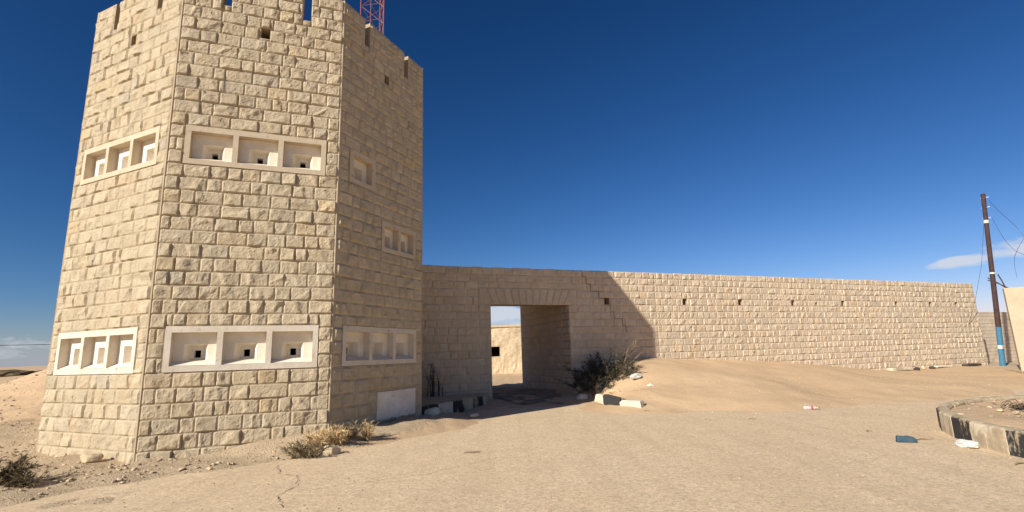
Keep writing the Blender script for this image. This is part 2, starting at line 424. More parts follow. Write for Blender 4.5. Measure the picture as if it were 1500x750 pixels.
def build_road():
    left = [(-8.2, -6), (-6.3, 3.5), (-5.85, 5.6), (-5.7, 6.4), (-5.5, 6.8), (-5.0, 7.05), (-4.42, 7.5), (-3.98, 8.1), (-3.5, 8.45), (-3.0, 8.85), (-2.55, 9.7), (-1.95, 10.9), (-1.55, 12.4), (-1.05, 14.4), (-.85, 15.6), (-1.3, 17.4), (-2.7, 21), (-2.4, 26)]
    right = [(3, 27), (1.9, 19.0), (2.6, 17.2), (9, 20), (15, 22), (19, 21.5), (40, 8), (40, -6)]
    pts = []
    for k in range(len(left) - 1):
        a, b = np.array(left[k]), np.array(left[k + 1]); n = max(2, int(np.linalg.norm(b - a) / .09)); nn = np.array([b[1] - a[1], a[0] - b[0]]); nn /= np.linalg.norm(nn)
        for j in range(n):
            p = a + (b - a) * j / n; w = .26 * float(fbm(np.array([p[0] * 1.5]), np.array([p[1] * 1.5]), np.array([0.]), 61, 5)[0]) * (1 if p[1] < 12 else .2)
            pts.append(p + nn * w)
    pts += [np.array(p) for p in right]
    B = MB(); n = len(pts)
    B.add([(p[0], p[1], 0.0) for p in pts] + [(p[0], p[1], -.09) for p in pts], [tuple(range(n))[::-1]] + [(k, (k + 1) % n, n + (k + 1) % n, n + k) for k in range(n)])
    tag(B.build('road', M['road']), kind='structure')
    B = MB()                                                   # jagged open cracks in the old surface
    def crack(P, w):
        L = []
        for a, b in zip(P[:-1], P[1:]):
            a = np.array(a); b = np.array(b); m = max(2, int(np.linalg.norm(b - a) / .05))
            for j in range(m): L.append(a + (b - a) * j / m + np.array([rnd.uniform(-.025, .025), rnd.uniform(-.025, .025)]))
        for j in range(len(L) - 1):
            t = L[j + 1] - L[j]; nn = np.array([-t[1], t[0]]); nn /= np.linalg.norm(nn) + 1e-9
            w0 = w * (.3 + .7 * abs(math.sin(j * .9))) * rnd.uniform(.3, 1); w1 = w0
            B.quad((*(L[j] - nn * w0), .004), (*(L[j] + nn * w0), .004), (*(L[j + 1] + nn * w1), .004), (*(L[j + 1] - nn * w1), .004))
    crack([(-3.55, 7.9), (-3.25, 7.3), (-2.95, 7.15), (-2.72, 6.6), (-2.75, 6.2), (-2.45, 5.6)], .007)
    crack([(-5.2, 6.3), (-4.3, 6.7), (-3.9, 7.4)], .004)
    crack([(-2.6, 6.3), (-1.2, 7.0), (-.2, 8.0)], .004)
    tag(B.build('road_cracks', M['darkrub']), kind='structure')
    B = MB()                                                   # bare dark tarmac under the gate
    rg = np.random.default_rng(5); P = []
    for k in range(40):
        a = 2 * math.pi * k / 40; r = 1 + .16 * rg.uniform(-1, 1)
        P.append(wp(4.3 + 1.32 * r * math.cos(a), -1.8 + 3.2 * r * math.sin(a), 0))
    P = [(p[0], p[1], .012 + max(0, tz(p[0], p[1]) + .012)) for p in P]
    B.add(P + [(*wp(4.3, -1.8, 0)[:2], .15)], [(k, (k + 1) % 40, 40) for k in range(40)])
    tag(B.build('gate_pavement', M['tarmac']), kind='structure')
build_road()

# ------------------------------------------------------------------ rock-faced masonry
def cut(rects, h):
    out = []
    for (a0, a1, z0, z1) in rects:
        if h[1] <= a0 or h[0] >= a1 or h[3] <= z0 or h[2] >= z1: out.append((a0, a1, z0, z1)); continue
        if h[0] > a0: out.append((a0, h[0], z0, z1))
        if h[1] < a1: out.append((h[1], a1, z0, z1))
        m0, m1 = max(a0, h[0]), min(a1, h[1])
        if h[2] > z0: out.append((m0, m1, z0, h[2]))
        if h[3] < z1: out.append((m0, m1, h[3], z1))
    return out

def stone_face(B, o, u, n, a_lo, a_hi, z_lo, z_hi, ch, phase, holes, seed, wr=(.24, .47), amp=.06, cell=.036, ragged=0):
    rg = np.random.default_rng(seed)
    k0 = math.floor((z_lo - phase) / ch); k1 = math.ceil((z_hi - phase) / ch)
    for k in range(k0, k1):
        zz0 = max(z_lo, phase + k * ch); zz1 = min(z_hi, phase + (k + 1) * ch)
        if zz1 - zz0 < .03: continue
        a = a_lo; rects = []
        first = True
        while a < a_hi - 1e-6:
            w = rg.uniform(*wr)
            if rg.random() < .1: w *= 1.35
            if first and k % 2: w *= .55
            first = False
            if a_hi - a - w < .16: w = a_hi - a
            rects.append((a, a + w, zz0, zz1 - (rg.uniform(0, ragged) if ragged and zz1 > z_hi - 1e-6 else 0))); a += w
        for h in holes: rects = cut(rects, h)
        for (a0, a1, z0, z1) in rects:
            w, hh = a1 - a0, z1 - z0
            if w < .035 or hh < .03: continue
            g = min(.002 + rg.uniform(0, .003), w * .12)
            nx = max(2, int(round((w) / cell))); nz = max(2, int(round(hh / cell)))
            us = np.linspace(a0 + g, a1 - g, nx + 1); vs = np.linspace(z0 + g, z1 - g, nz + 1)
            U, V = np.meshgrid(us, vs)
            e = np.minimum(np.minimum(U - us[0], us[-1] - U), np.minimum(V - vs[0], vs[-1] - V))
            sc_ = min(1, min(w, hh) / .2)
            h = np.full(U.shape, amp * rg.uniform(.6, 1.0) * sc_)
            cu, cv = (a0 + a1) / 2, (z0 + z1) / 2
            th_ = rg.uniform(0, 6.283); gt = abs(rg.normal(0, .20))
            h = np.minimum(h, amp * rg.uniform(.45, .8) * sc_ + gt * (math.cos(th_) * (U - cu) + math.sin(th_) * (V - cv)))
            for _ in range(int(rg.integers(1, 5))):
                gx, gz = rg.normal(0, .22), rg.normal(0, .20)
                pu, pv = rg.uniform(-.5, .5) * w * .7, rg.uniform(-.5, .5) * hh * .7
                h = np.minimum(h, amp * rg.uniform(.5, 1.05) * sc_ + gx * (U - cu - pu) + gz * (V - cv - pv))
            h = h + amp * .42 * fbm(U * 13, V * 13, np.full(U.shape, rg.uniform(0, 99)), seed, 4)
            h = np.minimum(np.maximum(h, amp * .16 + .008 * fbm(U * 30, V * 30, 0 * U + 3, seed + 5, 2)), .001 + e * 2.0)
            h = np.where(e < 1e-6, -.006, h)
            P = np.array([o[0], o[1], 0]) + U[..., None] * np.array([u[0], u[1], 0]) + h[..., None] * np.array([n[0], n[1], 0]) + V[..., None] * np.array([0, 0, 1.])
            i = np.arange((nx + 1) * (nz + 1)).reshape(nz + 1, nx + 1)
            f = np.stack([i[:-1, :-1].ravel(), i[:-1, 1:].ravel(), i[1:, 1:].ravel(), i[1:, :-1].ravel()], 1).tolist()
            b = rg.normal(1, .032); wmt = rg.normal(0, .009)
            t = np.array([b + wmt, b, b - 1.5 * wmt])
            q = rg.random()
            if q < .025: t *= (.90, .92, .97)
            elif q < .10: t *= (1.02, .98, .92)
            B.add(P.reshape(-1, 3), [tuple(x) for x in f], np.clip(t, .5, 1.25))

def pierced(B, o, u, n, w0, w1, z0, z1, t, rects, off=0.0, m0=0.0, m1=0.0, front=True, back=True, ends=False):
    """thick panel with rectangular holes right through; a rect reaching z1 makes a notch"""
    u3 = np.array([u[0], u[1], 0]); n3 = np.array([n[0], n[1], 0]); o3 = np.array([o[0], o[1], 0])
    def P(a, z, d): return o3 + a * u3 + (off - d) * n3 + np.array([0, 0, z])
    A = sorted({w0, w1} | {min(max(r[i], w0), w1) for r in rects for i in (0, 1)})
    Z = sorted({z0, z1} | {min(max(r[i], z0), z1) for r in rects for i in (2, 3)})
    inside = lambda a, z: any(r[0] < a < r[1] and r[2] < z < r[3] for r in rects)
    def ia(a): return w0 + m0 if a == w0 else (w1 - m1 if a == w1 else min(max(a, w0 + m0), w1 - m1))
    for a, b in zip(A[:-1], A[1:]):
        for c, d in zip(Z[:-1], Z[1:]):
            if inside((a + b) / 2, (c + d) / 2): continue
            if front: B.quad(P(a, c, 0), P(b, c, 0), P(b, d, 0), P(a, d, 0))
            if back: B.quad(P(ia(b), c, t), P(ia(a), c, t), P(ia(a), d, t), P(ia(b), d, t))
            if d == z1: B.quad(P(a, d, 0), P(b, d, 0), P(ia(b), d, t), P(ia(a), d, t))
    for r in rects:
        a, b, c, d = r[0], r[1], max(r[2], z0), min(r[3], z1)
        B.quad(P(a, c, 0), P(ia(a), c, t), P(ia(a), d, t), P(a, d, 0))
        B.quad(P(b, c, 0), P(b, d, 0), P(ia(b), d, t), P(ia(b), c, t))
        if r[2] > z0: B.quad(P(a, c, 0), P(b, c, 0), P(ia(b), c, t), P(ia(a), c, t))
        if r[3] < z1: B.quad(P(a, d, 0), P(ia(a), d, t), P(ia(b), d, t), P(b, d, 0))
    if ends:
        B.quad(P(w0, z0, 0), P(w0, z1, 0), P(w0, z1, t), P(w0, z0, t)); B.quad(P(w1, z0, 0), P(w1, z0, t), P(w1, z1, t), P(w1, z1, 0))

# ------------------------------------------------------------------ the watchtower
CH = .2526; PH = 5.151
TOP = 9.22
def build_tower():
    t = empty('watchtower', (-5.0, 13.2, 0), 'tall octagonal watchtower of rough pale limestone with notched parapet and white embrasure panels', 'tower')
    T = .36; mit = T * math.tan(R(22.5))
    core = MB(); face = MB(); strips = MB(); trims = []
    full_l = (.262, 2.745, 1.371, 2.165); full_u = (.262, 2.745, 5.151, 5.918)
    for k in range(8):
        o = CN[k - 1] if k else CN[7]
        # k = 0 is the left face; the seven others follow
        a = TH + math.pi / 4 - k * math.pi / 4
        o = CN[(k - 1) % 8] if k else CN[7]
        u = D2(a); n = np.array([math.cos(a), -math.sin(a)])
        pan = {0: [('l', full_l), ('u', full_u)], 1: [('l', full_l), ('u', full_u)], 2: [('l', full_l), ('a', (.30, 1.13, 5.16, 5.90)), ('b', (1.39, 2.69, 3.856, 4.57))]}.get(k, [])
        rects = [p[1] for p in pan]
        loop = (1.40, 1.57, 7.98, 8.21)
        notch = [(.68, .84, 8.57, 12), (2.17, 2.33, 8.57, 12)]
        holes = rects + [loop] + notch
        pierced(core, o, u, n, 0, S, -.4, TOP, T, holes, off=-.007, m0=mit, m1=mit)
        cell = .026 if k in (0, 1) else (.04 if k == 2 else .09)
        patch = [(1.34, 2.72, -.4, .80)] if k == 2 else []
        stone_face(face, o, u, n, .02, S - .02, -.20, TOP, CH, PH, holes + patch, 100 + k, amp={0: .045, 1: .050}.get(k, .05), cell=cell, wr=(.2, .5))
        trims.append((o, u, n, pan, k))
    # mortar fillets down the corners
    for k in range(8):
        c = CN[k]; d = c - np.array([-5.0, 13.2]) ; ctr = sum(CN) / 8; d = (c - ctr) / np.linalg.norm(c - ctr)
        s = np.array([-d[1], d[0]])
        p = [c - .04 * d + s * .04, c + .004 * d + s * .010, c + .004 * d - s * .010, c - .04 * d - s * .04]
        z0, z1 = -.2, TOP + .003
        v = [(*q, z0) for q in p] + [(*q, z1) for q in p]
        strips.add(v, [(0, 4, 5, 1), (1, 5, 6, 2), (2, 6, 7, 3), (3, 7, 4, 0), (4, 7, 6, 5)])
    core.build('wall', M['mortar'], t)
    face.build('stone_facing', M['stone'], t)
    strips.build('corner_joint', M['jointfill'], t)
    # roof deck inside the parapet
    ctr = sum(CN) / 8; dk = MB(); inn = [ctr + (c - ctr) * .885 for c in CN]
    dk.add([(*p, 8.33) for p in inn] + [(*p, 8.15) for p in inn], [tuple(range(8))[::-1], tuple(range(8, 16))] + [(i, (i + 1) % 8, 8 + (i + 1) % 8, 8 + i) for i in range(8)])
    dk.build('roof_deck', M['concrete'], t)
    # embrasure panels
    for (o, u, n, pan, k) in trims:
        u3 = np.array([u[0], u[1], 0]); n3 = np.array([n[0], n[1], 0]); o3 = np.array([o[0], o[1], 0])
        for kind, (a0, a1, z0, z1) in pan:
            g = .004
            W = a1 - a0; nops = {'l': 3, 'u': 3, 'a': 1, 'b': 2}[kind]
            bord = .10 if nops > 1 else .12; mul = .095
            ow = (W - 2 * bord - (nops - 1) * mul) / nops
            ops = [(a0 + bord + i * (ow + mul), a0 + bord + i * (ow + mul) + ow, z0 + .105, z1 - .115) for i in range(nops)]
            fr = MB(); dep = .165
            pierced(fr, o, u, n, a0 + g, a1 - g, z0 + g, z1 - g, dep, ops, off=.018, back=False, ends=True)
            # underside of the raised frame
            def P(a, z, d): return o3 + a * u3 + (.018 - d) * n3 + np.array([0, 0, z])
            fr.quad(P(a0 + g, z0 + g, 0), P(a0 + g, z0 + g, dep), P(a1 - g, z0 + g, dep), P(a1 - g, z0 + g, 0))
            fo = fr.build('window_frame', M['white' if kind == 'l' else 'beige'], t)
            for (b0, b1, c0, c1) in ops:
                e = MB(); w, h = b1 - b0, c1 - c0
                q0, q1, r0, r1 = b0 + .25 * w, b0 + .77 * w, c0 + .075, c0 + .66 * h   # stepped inner niche
                D = dep - .002; zb = c0
                A = [b0, q0, q1, b1]; Z = [c0, r0, r1, c1]
                for i in range(3):
                    for j in range(3):
                        if i == 1 and j == 1: continue
                        e.quad(P(A[i], Z[j], D), P(A[i + 1], Z[j], D), P(A[i + 1], Z[j + 1], D), P(A[i], Z[j + 1], D))
                hw, hh = .052, .065; hc = (q0 + q1) / 2; hz = c0 + .35 * h
                D2_ = D + .17
                O4 = [P(q0, r0, D), P(q1, r0, D), P(q1, r1, D), P(q0, r1, D)]
                s0, s1, s2 = hc - .105, hc + .105, hz + .13
                I4 = [P(s0, r0 + .03, D2_), P(s1, r0 + .03, D2_), P(s1, s2, D2_), P(s0, s2, D2_)]
                for i in range(4):
                    j = (i + 1) % 4; e.quad(O4[i], O4[j], I4[j], I4[i])
                A2 = [s0, hc - hw, hc + hw, s1]; Z2 = [r0 + .03, hz - hh, hz + hh, s2]
                for i in range(3):
                    for j in range(3):
                        if i == 1 and j == 1: continue
                        e.quad(P(A2[i], Z2[j], D2_), P(A2[i + 1], Z2[j], D2_), P(A2[i + 1], Z2[j + 1], D2_), P(A2[i], Z2[j + 1], D2_))
                H = [(hc - hw, hz - hh), (hc + hw, hz - hh), (hc + hw, hz + hh), (hc - hw, hz + hh)]
                for i in range(4):
                    j = (i + 1) % 4; e.quad(P(*H[i], D2_), P(*H[j], D2_), P(*H[j], D2_ + .12), P(*H[i], D2_ + .12))
                # sloping sill inside the opening
                e.quad(P(b0 + .002, c0 + .004, .02), P(b1 - .002, c0 + .004, .02), P(b1 - .002, c0 + .072, D - .003), P(b0 + .002, c0 + .072, D - .003))
                eo = e.build('embrasure', M['niche'], fo)
                g2 = MB(); 
                for xx in (-.018, .018):
                    tube(g2, [P(hc + xx, hz - hh, D2_ + .03), P(hc + xx, hz + hh, D2_ + .03)], .005, 4)
                tube(g2, [P(hc - hw, hz, D2_ + .035), P(hc + hw, hz, D2_ + .035)], .005, 4)
            if k == 2 and kind == 'l':
                pb = MB(); rg = np.random.default_rng(3)       # limewashed patch low on the shaded face, ragged foot
                aa = np.linspace(1.345, 2.715, 40); bot = .22 + .035 * rg.uniform(-1, 1, 40); topz = .795 + .006 * rg.uniform(-1, 1, 40)
                for i in range(39):
                    pb.quad(P(aa[i], bot[i], -.004), P(aa[i + 1], bot[i + 1], -.004), P(aa[i + 1], topz[i + 1], -.004), P(aa[i], topz[i], -.004))
                    pb.quad(P(aa[i], topz[i], -.004), P(aa[i + 1], topz[i + 1], -.004), P(aa[i + 1], topz[i + 1], .05), P(aa[i], topz[i], .05))
                    pb.quad(P(aa[i], bot[i], -.004), P(aa[i], bot[i], .05), P(aa[i + 1], bot[i + 1], .05), P(aa[i + 1], bot[i + 1], -.004))
                pb.quad(P(1.345, .22, -.004), P(1.345, .795, -.004), P(1.345, .795, .05), P(1.345, .22, .05)); pb.quad(P(2.715, .22, -.004), P(2.715, .22, .05), P(2.715, .795, .05), P(2.715, .795, -.004))
                pb.build('plaster_patch', M['limewash'], t)
    return t
build_tower()

# ------------------------------------------------------------------ perimeter wall with gate
WTOP = 4.42
def build_wall():
    t = empty('perimeter_wall', wp(14, 0, 0), 'long pale limestone wall with a square gateway, joining the tower', 'wall')
    u, n = WU, -WN
    gate = (2.93, 5.82, -2, 3.15)
    hs = [7.39, 10.87, 13.64, 16.55, 19.58, 23.17, 25.68, 27.71]
    holes = [(a - .10, a + .10, 3.19, 3.42) for a in hs]
    holes.append((17.86, 17.98, 3.20, 3.33))
    cr_ = [(6.42, 4.42), (6.42, 4.17), (6.58, 4.17), (6.58, 3.92), (6.74, 3.92), (6.74, 3.66), (7.05, 3.66), (7.05, 3.41), (7.28, 3.41), (7.28, 3.16), (7.52, 3.16), (7.52, 2.91), (7.64, 2.91), (7.64, 2.66), (7.98, 2.66), (7.98, 2.41), (8.1, 2.41), (8.1, 2.16)]
    crack = []
    for (a0, b0), (a1, b1) in zip(cr_[:-1], cr_[1:]):
        crack.append((min(a0, a1) - .007, max(a0, a1) + .007, min(b0, b1) - .006, max(b0, b1) + .006))
    core = MB(); core2 = MB()
    END = 29.35
    pierced(core, W0, u, n, -.55, END, -.4, WTOP - .03, .55, [gate] + holes, off=-.007, ends=True)
    # gate passage side walls, roof slab
    def seg(a, b, d0, d1, z0, z1):
        v = [wp(x, y, z) for z in (z0, z1) for x, y in ((a, d0), (b, d0), (b, d1), (a, d1))]
        core.add(v, [(3, 2, 1, 0), (4, 5, 6, 7)] + [(i, (i + 1) % 4, 4 + (i + 1) % 4, 4 + i) for i in range(4)])
    seg(5.835, 6.4, -.56, -4.65, -.3, 4.40)
    seg(2.35, 2.915, -.56, -4.65, -.3, 4.40)
    core.build('wall', M['wmortar'], t)
    ck = MB()
    for (a0, a1, b0, b1) in crack: ck.quad(wp(a0, .003, b0), wp(a1, .003, b0), wp(a1, .003, b1), wp(a0, .003, b1))
    ck.build('crack', M['darkrub'], t)
    r = MB()
    v = [wp(x, y, z) for z in (3.85, 4.37) for x, y in ((2.93, -.565), (5.82, -.565), (5.82, -4.6), (2.93, -4.6))]
    r.add(v, [(3, 2, 1, 0), (4, 5, 6, 7)] + [(i, (i + 1) % 4, 4 + (i + 1) % 4, 4 + i) for i in range(4)])
    r.build('gate_roof', M['concrete'], t)
    # flat arch of slanted voussoirs over the gate
    lin = (2.50, 6.16, 3.15, 3.72)
    B = MB(); rg = np.random.default_rng(8); nv = 13
    for i in range(nv):
        b0 = 2.50 + .30 + (3.66 - .60) * i / nv; b1 = 2.50 + .30 + (3.66 - .60) * (i + 1) / nv
        t0 = 2.50 + 3.66 * i / nv; t1 = 2.50 + 3.66 * (i + 1) / nv
        if i == 0: b0 = 2.50
        if i == nv - 1: b1 = 6.16
        nx, nz = 7, 12; fx = np.linspace(.025, .975, nx + 1); fz = np.linspace(.01, .99, nz + 1)
        FX, FZ = np.meshgrid(fx, fz)
        A = (b0 + (b1 - b0) * FX) * (1 - FZ) + (t0 + (t1 - t0) * FX) * FZ; Z = 3.15 + .57 * FZ
        e = np.minimum(np.minimum(FX - .025, .975 - FX) * .28, np.minimum(FZ - .01, .99 - FZ) * .57)
        h = np.minimum(.020 + .016 * fbm(A * 8, Z * 8, np.full(A.shape, i * 3.), 5), .012 + e * 1.1); h = np.where(e < 1e-6, -.006, h)
        P = np.array([W0[0], W0[1], 0]) + A[..., None] * np.array([u[0], u[1], 0]) + h[..., None] * np.array([n[0], n[1], 0]) + Z[..., None] * np.array([0, 0, 1.])
        ii = np.arange((nx + 1) * (nz + 1)).reshape(nz + 1, nx + 1)
        B.add(P.reshape(-1, 3), [tuple(x) for x in np.stack([ii[:-1, :-1].ravel(), ii[:-1, 1:].ravel(), ii[1:, 1:].ravel(), ii[1:, :-1].ravel()], 1).tolist()], np.ones(3) * rg.normal(.99, .03))
    B.build('lintel', M['wstone'], t)
    # stones
    B = MB()
    ph = WTOP - 18 * .2518
    stone_face(B, W0, u, n, -.5, 9.5, -.2, WTOP, .2518, ph, [gate, lin] + holes + crack, 300, wr=(.26, .5), amp=.036, cell=.04, ragged=.025)
    stone_face(B, W0, u, n, 9.5, END, -.2, WTOP, .2518, ph, holes, 301, wr=(.22, .44), amp=.037, cell=.036, ragged=.018)
    # inner cheek of the gate passage
    o2 = wp(5.82, 0, 0)[:2]; uu = WN; nn = -WU
    stone_face(B, o2, uu, nn, .0, 4.6, -.2, 4.35, .2518, ph, [], 302, wr=(.3, .55), amp=.04, cell=.055)
    o3 = wp(END, 0, 0)[:2]; stone_face(B, o3, WN, WU, 0, .54, -.2, WTOP, .2518, ph, [], 303, amp=.035, cell=.05)
    B.build('stone_facing', M['wstone'], t)
build_wall()

# ------------------------------------------------------------------ kerbs
def kerb_run(t, pts, w, zs, h, colors, seed, bury=.25):
    """blocks laid along a polyline (outer edge); each block a part"""
    rg = np.random.default_rng(seed)
    for (a, b), z, c in zip(zip(pts[:-1], pts[1:]), zs, colors):
        a = np.array(a); b = np.array(b); L = np.linalg.norm(b - a); m = (a + b) / 2; d = (b - a) / L; nn = np.array([-d[1], d[0]])
        m = m + nn * w / 2; B = MB()
        nx, nseg = 8, 5
        # chamfered block with slightly chipped edges
        prof = [(-w / 2, -bury), (-w / 2, h - .03), (-w / 2 + .03, h), (w / 2 - .03, h), (w / 2, h - .03), (w / 2, -bury)]
        xs = np.linspace(-L / 2 + .008, L / 2 - .008, nx + 1); V = []; TT = []
        jt = rg.normal(0, .012); tw = rg.normal(0, .012)
        for x in xs:
            for (q, zz) in prof:
                chip = -.022 * max(0, rg.normal(0, .6)) if zz > h - .04 else 0
                p = m + d * x + nn * (q + jt + tw * x)
                V.append((p[0], p[1], z + zz + chip)); TT.append([1.0 if (q < -w / 2 + .001) else (.55 if (q < 0 and c == 'kblack' and rg.random() < .3) else .0)] * 3)
        f = []
        for i in range(nx):
            for j in range(5): f.append((i * 6 + j, i * 6 + j + 1, (i + 1) * 6 + j + 1, (i + 1) * 6 + j))
        f.append(tuple(range(6))); f.append(tuple(nx * 6 + k for k in range(6))[::-1])
        B.add(V, f, np.array(TT))
        B.build('kerb_block', M[c], t)

def build_island():
    n = 42; t = empty('round_kerb', (ISC[0], ISC[1], 0), 'circular raised kerb in worn black and white paint around the sandy traffic island', 'kerb')
    P = []
    for k in range(n + 1):
        a = 2 * math.pi * k / n + R(9.5); P.append(ISC + ISR * np.array([math.cos(a), math.sin(a)]))
    cols = ['kblack' if k % 2 else 'kwhite' for k in range(n)]
    kerb_run(t, P, .19, [0] * n, .34, cols, 3)
    B = MB(); rg = np.random.default_rng(4)
    rings = [0, .8, 1.6, 2.4, 3.0, 3.6, 4.0, 4.3, 4.6]; V = [(ISC[0], ISC[1], .42)]; m = 90; f = []
    for i, r in enumerate(rings[1:]):
        for k in range(m):
            a = 2 * math.pi * k / m; x, y = ISC[0] + r * math.cos(a), ISC[1] + r * math.sin(a)
            z = .27 + .11 * (1 - r / 4.6) + .02 * rg.normal() + .06 * float(vnoise(np.array([x * 1.2]), np.array([y * 1.2]), np.array([0.]), 8)[0])
            if r > 4.5: z = .27
            V.append((x, y, z))
    for k in range(m): f.append((0, 1 + k, 1 + (k + 1) % m))
    for i in range(len(rings) - 2):
        for k in range(m): f.append((1 + i * m + k, 1 + (i + 1) * m + k, 1 + (i + 1) * m + (k + 1) % m, 1 + i * m + (k + 1) % m))
    tt = np.zeros((len(V), 3)); tt[:, 0] = .42
    B.add(V, f, tt); tag(B.build('island_soil', M['ground'], smooth=True), kind='structure')
build_island()

def build_gate_kerb():
    P = [(-2.33, 12.95), (-2.02, 13.48), (-1.72, 14.05), (-1.46, 14.55), (-1.22, 15.05), (-.98, 15.55), (-.82, 16.05)]
    t = empty('gate_kerb', (-1.6, 14.3, 0), 'curved black and white painted kerb in shade between the tower and the gateway', 'kerb')
    kerb_run(t, P, .18, [.03] * 6, .30, ['kblack', 'kwhite', 'kblack', 'kwhite', 'kblack', 'kwhite'], 12)
    B = MB()                                                  # slab of raised pavement behind the kerb
    edge = [(-2.43, 12.97), (-2.16, 13.55), (-1.85, 14.13), (-1.58, 14.63), (-1.35, 15.12), (-1.12, 15.62), (-.98, 16.09)]
    back = [tuple(wp(2.95, -.3, 0)[:2]), tuple(wp(-.4, -.3, 0)[:2]), (-2.9, 14.4)]
    pts = edge + back; n = len(pts)
    B.add([(*p, .325) for p in pts] + [(*p, -.2) for p in pts], [tuple(range(n)), ] + [(k, (k + 1) % n, n + (k + 1) % n, n + k) for k in range(n)])
    tag(B.build('pavement', M['concrete']), kind='structure')
build_gate_kerb()

# broken kerb blocks left lying at the foot of the sand drift
def lone_block(name, c, L, w, h, rz, tilt, mat, label):
    B = MB(); box(B, (0, 0, 0), L, w, h, 0, bev=.03); V = np.concatenate(B.v)
    rg = np.random.default_rng(int(L * 1000)); V[:, 2] += .012 * rg.normal(size=len(V)); V[:, :2] += .01 * rg.normal(size=(len(V), 2))
    ct, st = math.cos(tilt), math.sin(tilt); V = np.stack([ct * V[:, 0] - st * V[:, 2], V[:, 1], st * V[:, 0] + ct * V[:, 2]], 1)
    cr, sr = math.cos(rz), math.sin(rz); V = np.stack([cr * V[:, 0] - sr * V[:, 1], sr * V[:, 0] + cr * V[:, 1], V[:, 2]], 1)
    B.v = [V + np.array(c)]
    o = B.build(name, M[mat]); return tag(o, label, 'kerb block', 'loose kerb blocks at the foot of the sand drift')
lone_block('kerb_block', (2.42, 14.55, .10), .55, .2, .22, R(-62), R(-10), 'kwhite2', 'white kerb block half buried in sand, next to the edge of the shadow')
lone_block('kerb_block', (2.58, 13.93, .07), .62, .22, .26, R(-58), R(-5), 'kblack', 'black painted kerb block lying between two white ones on the drift')
lone_block('kerb_block', (2.97, 13.42, .0), .56, .2, .25, R(-42), R(3), 'kwhite2', 'white kerb block with a bare end, outermost at the foot of the drift')

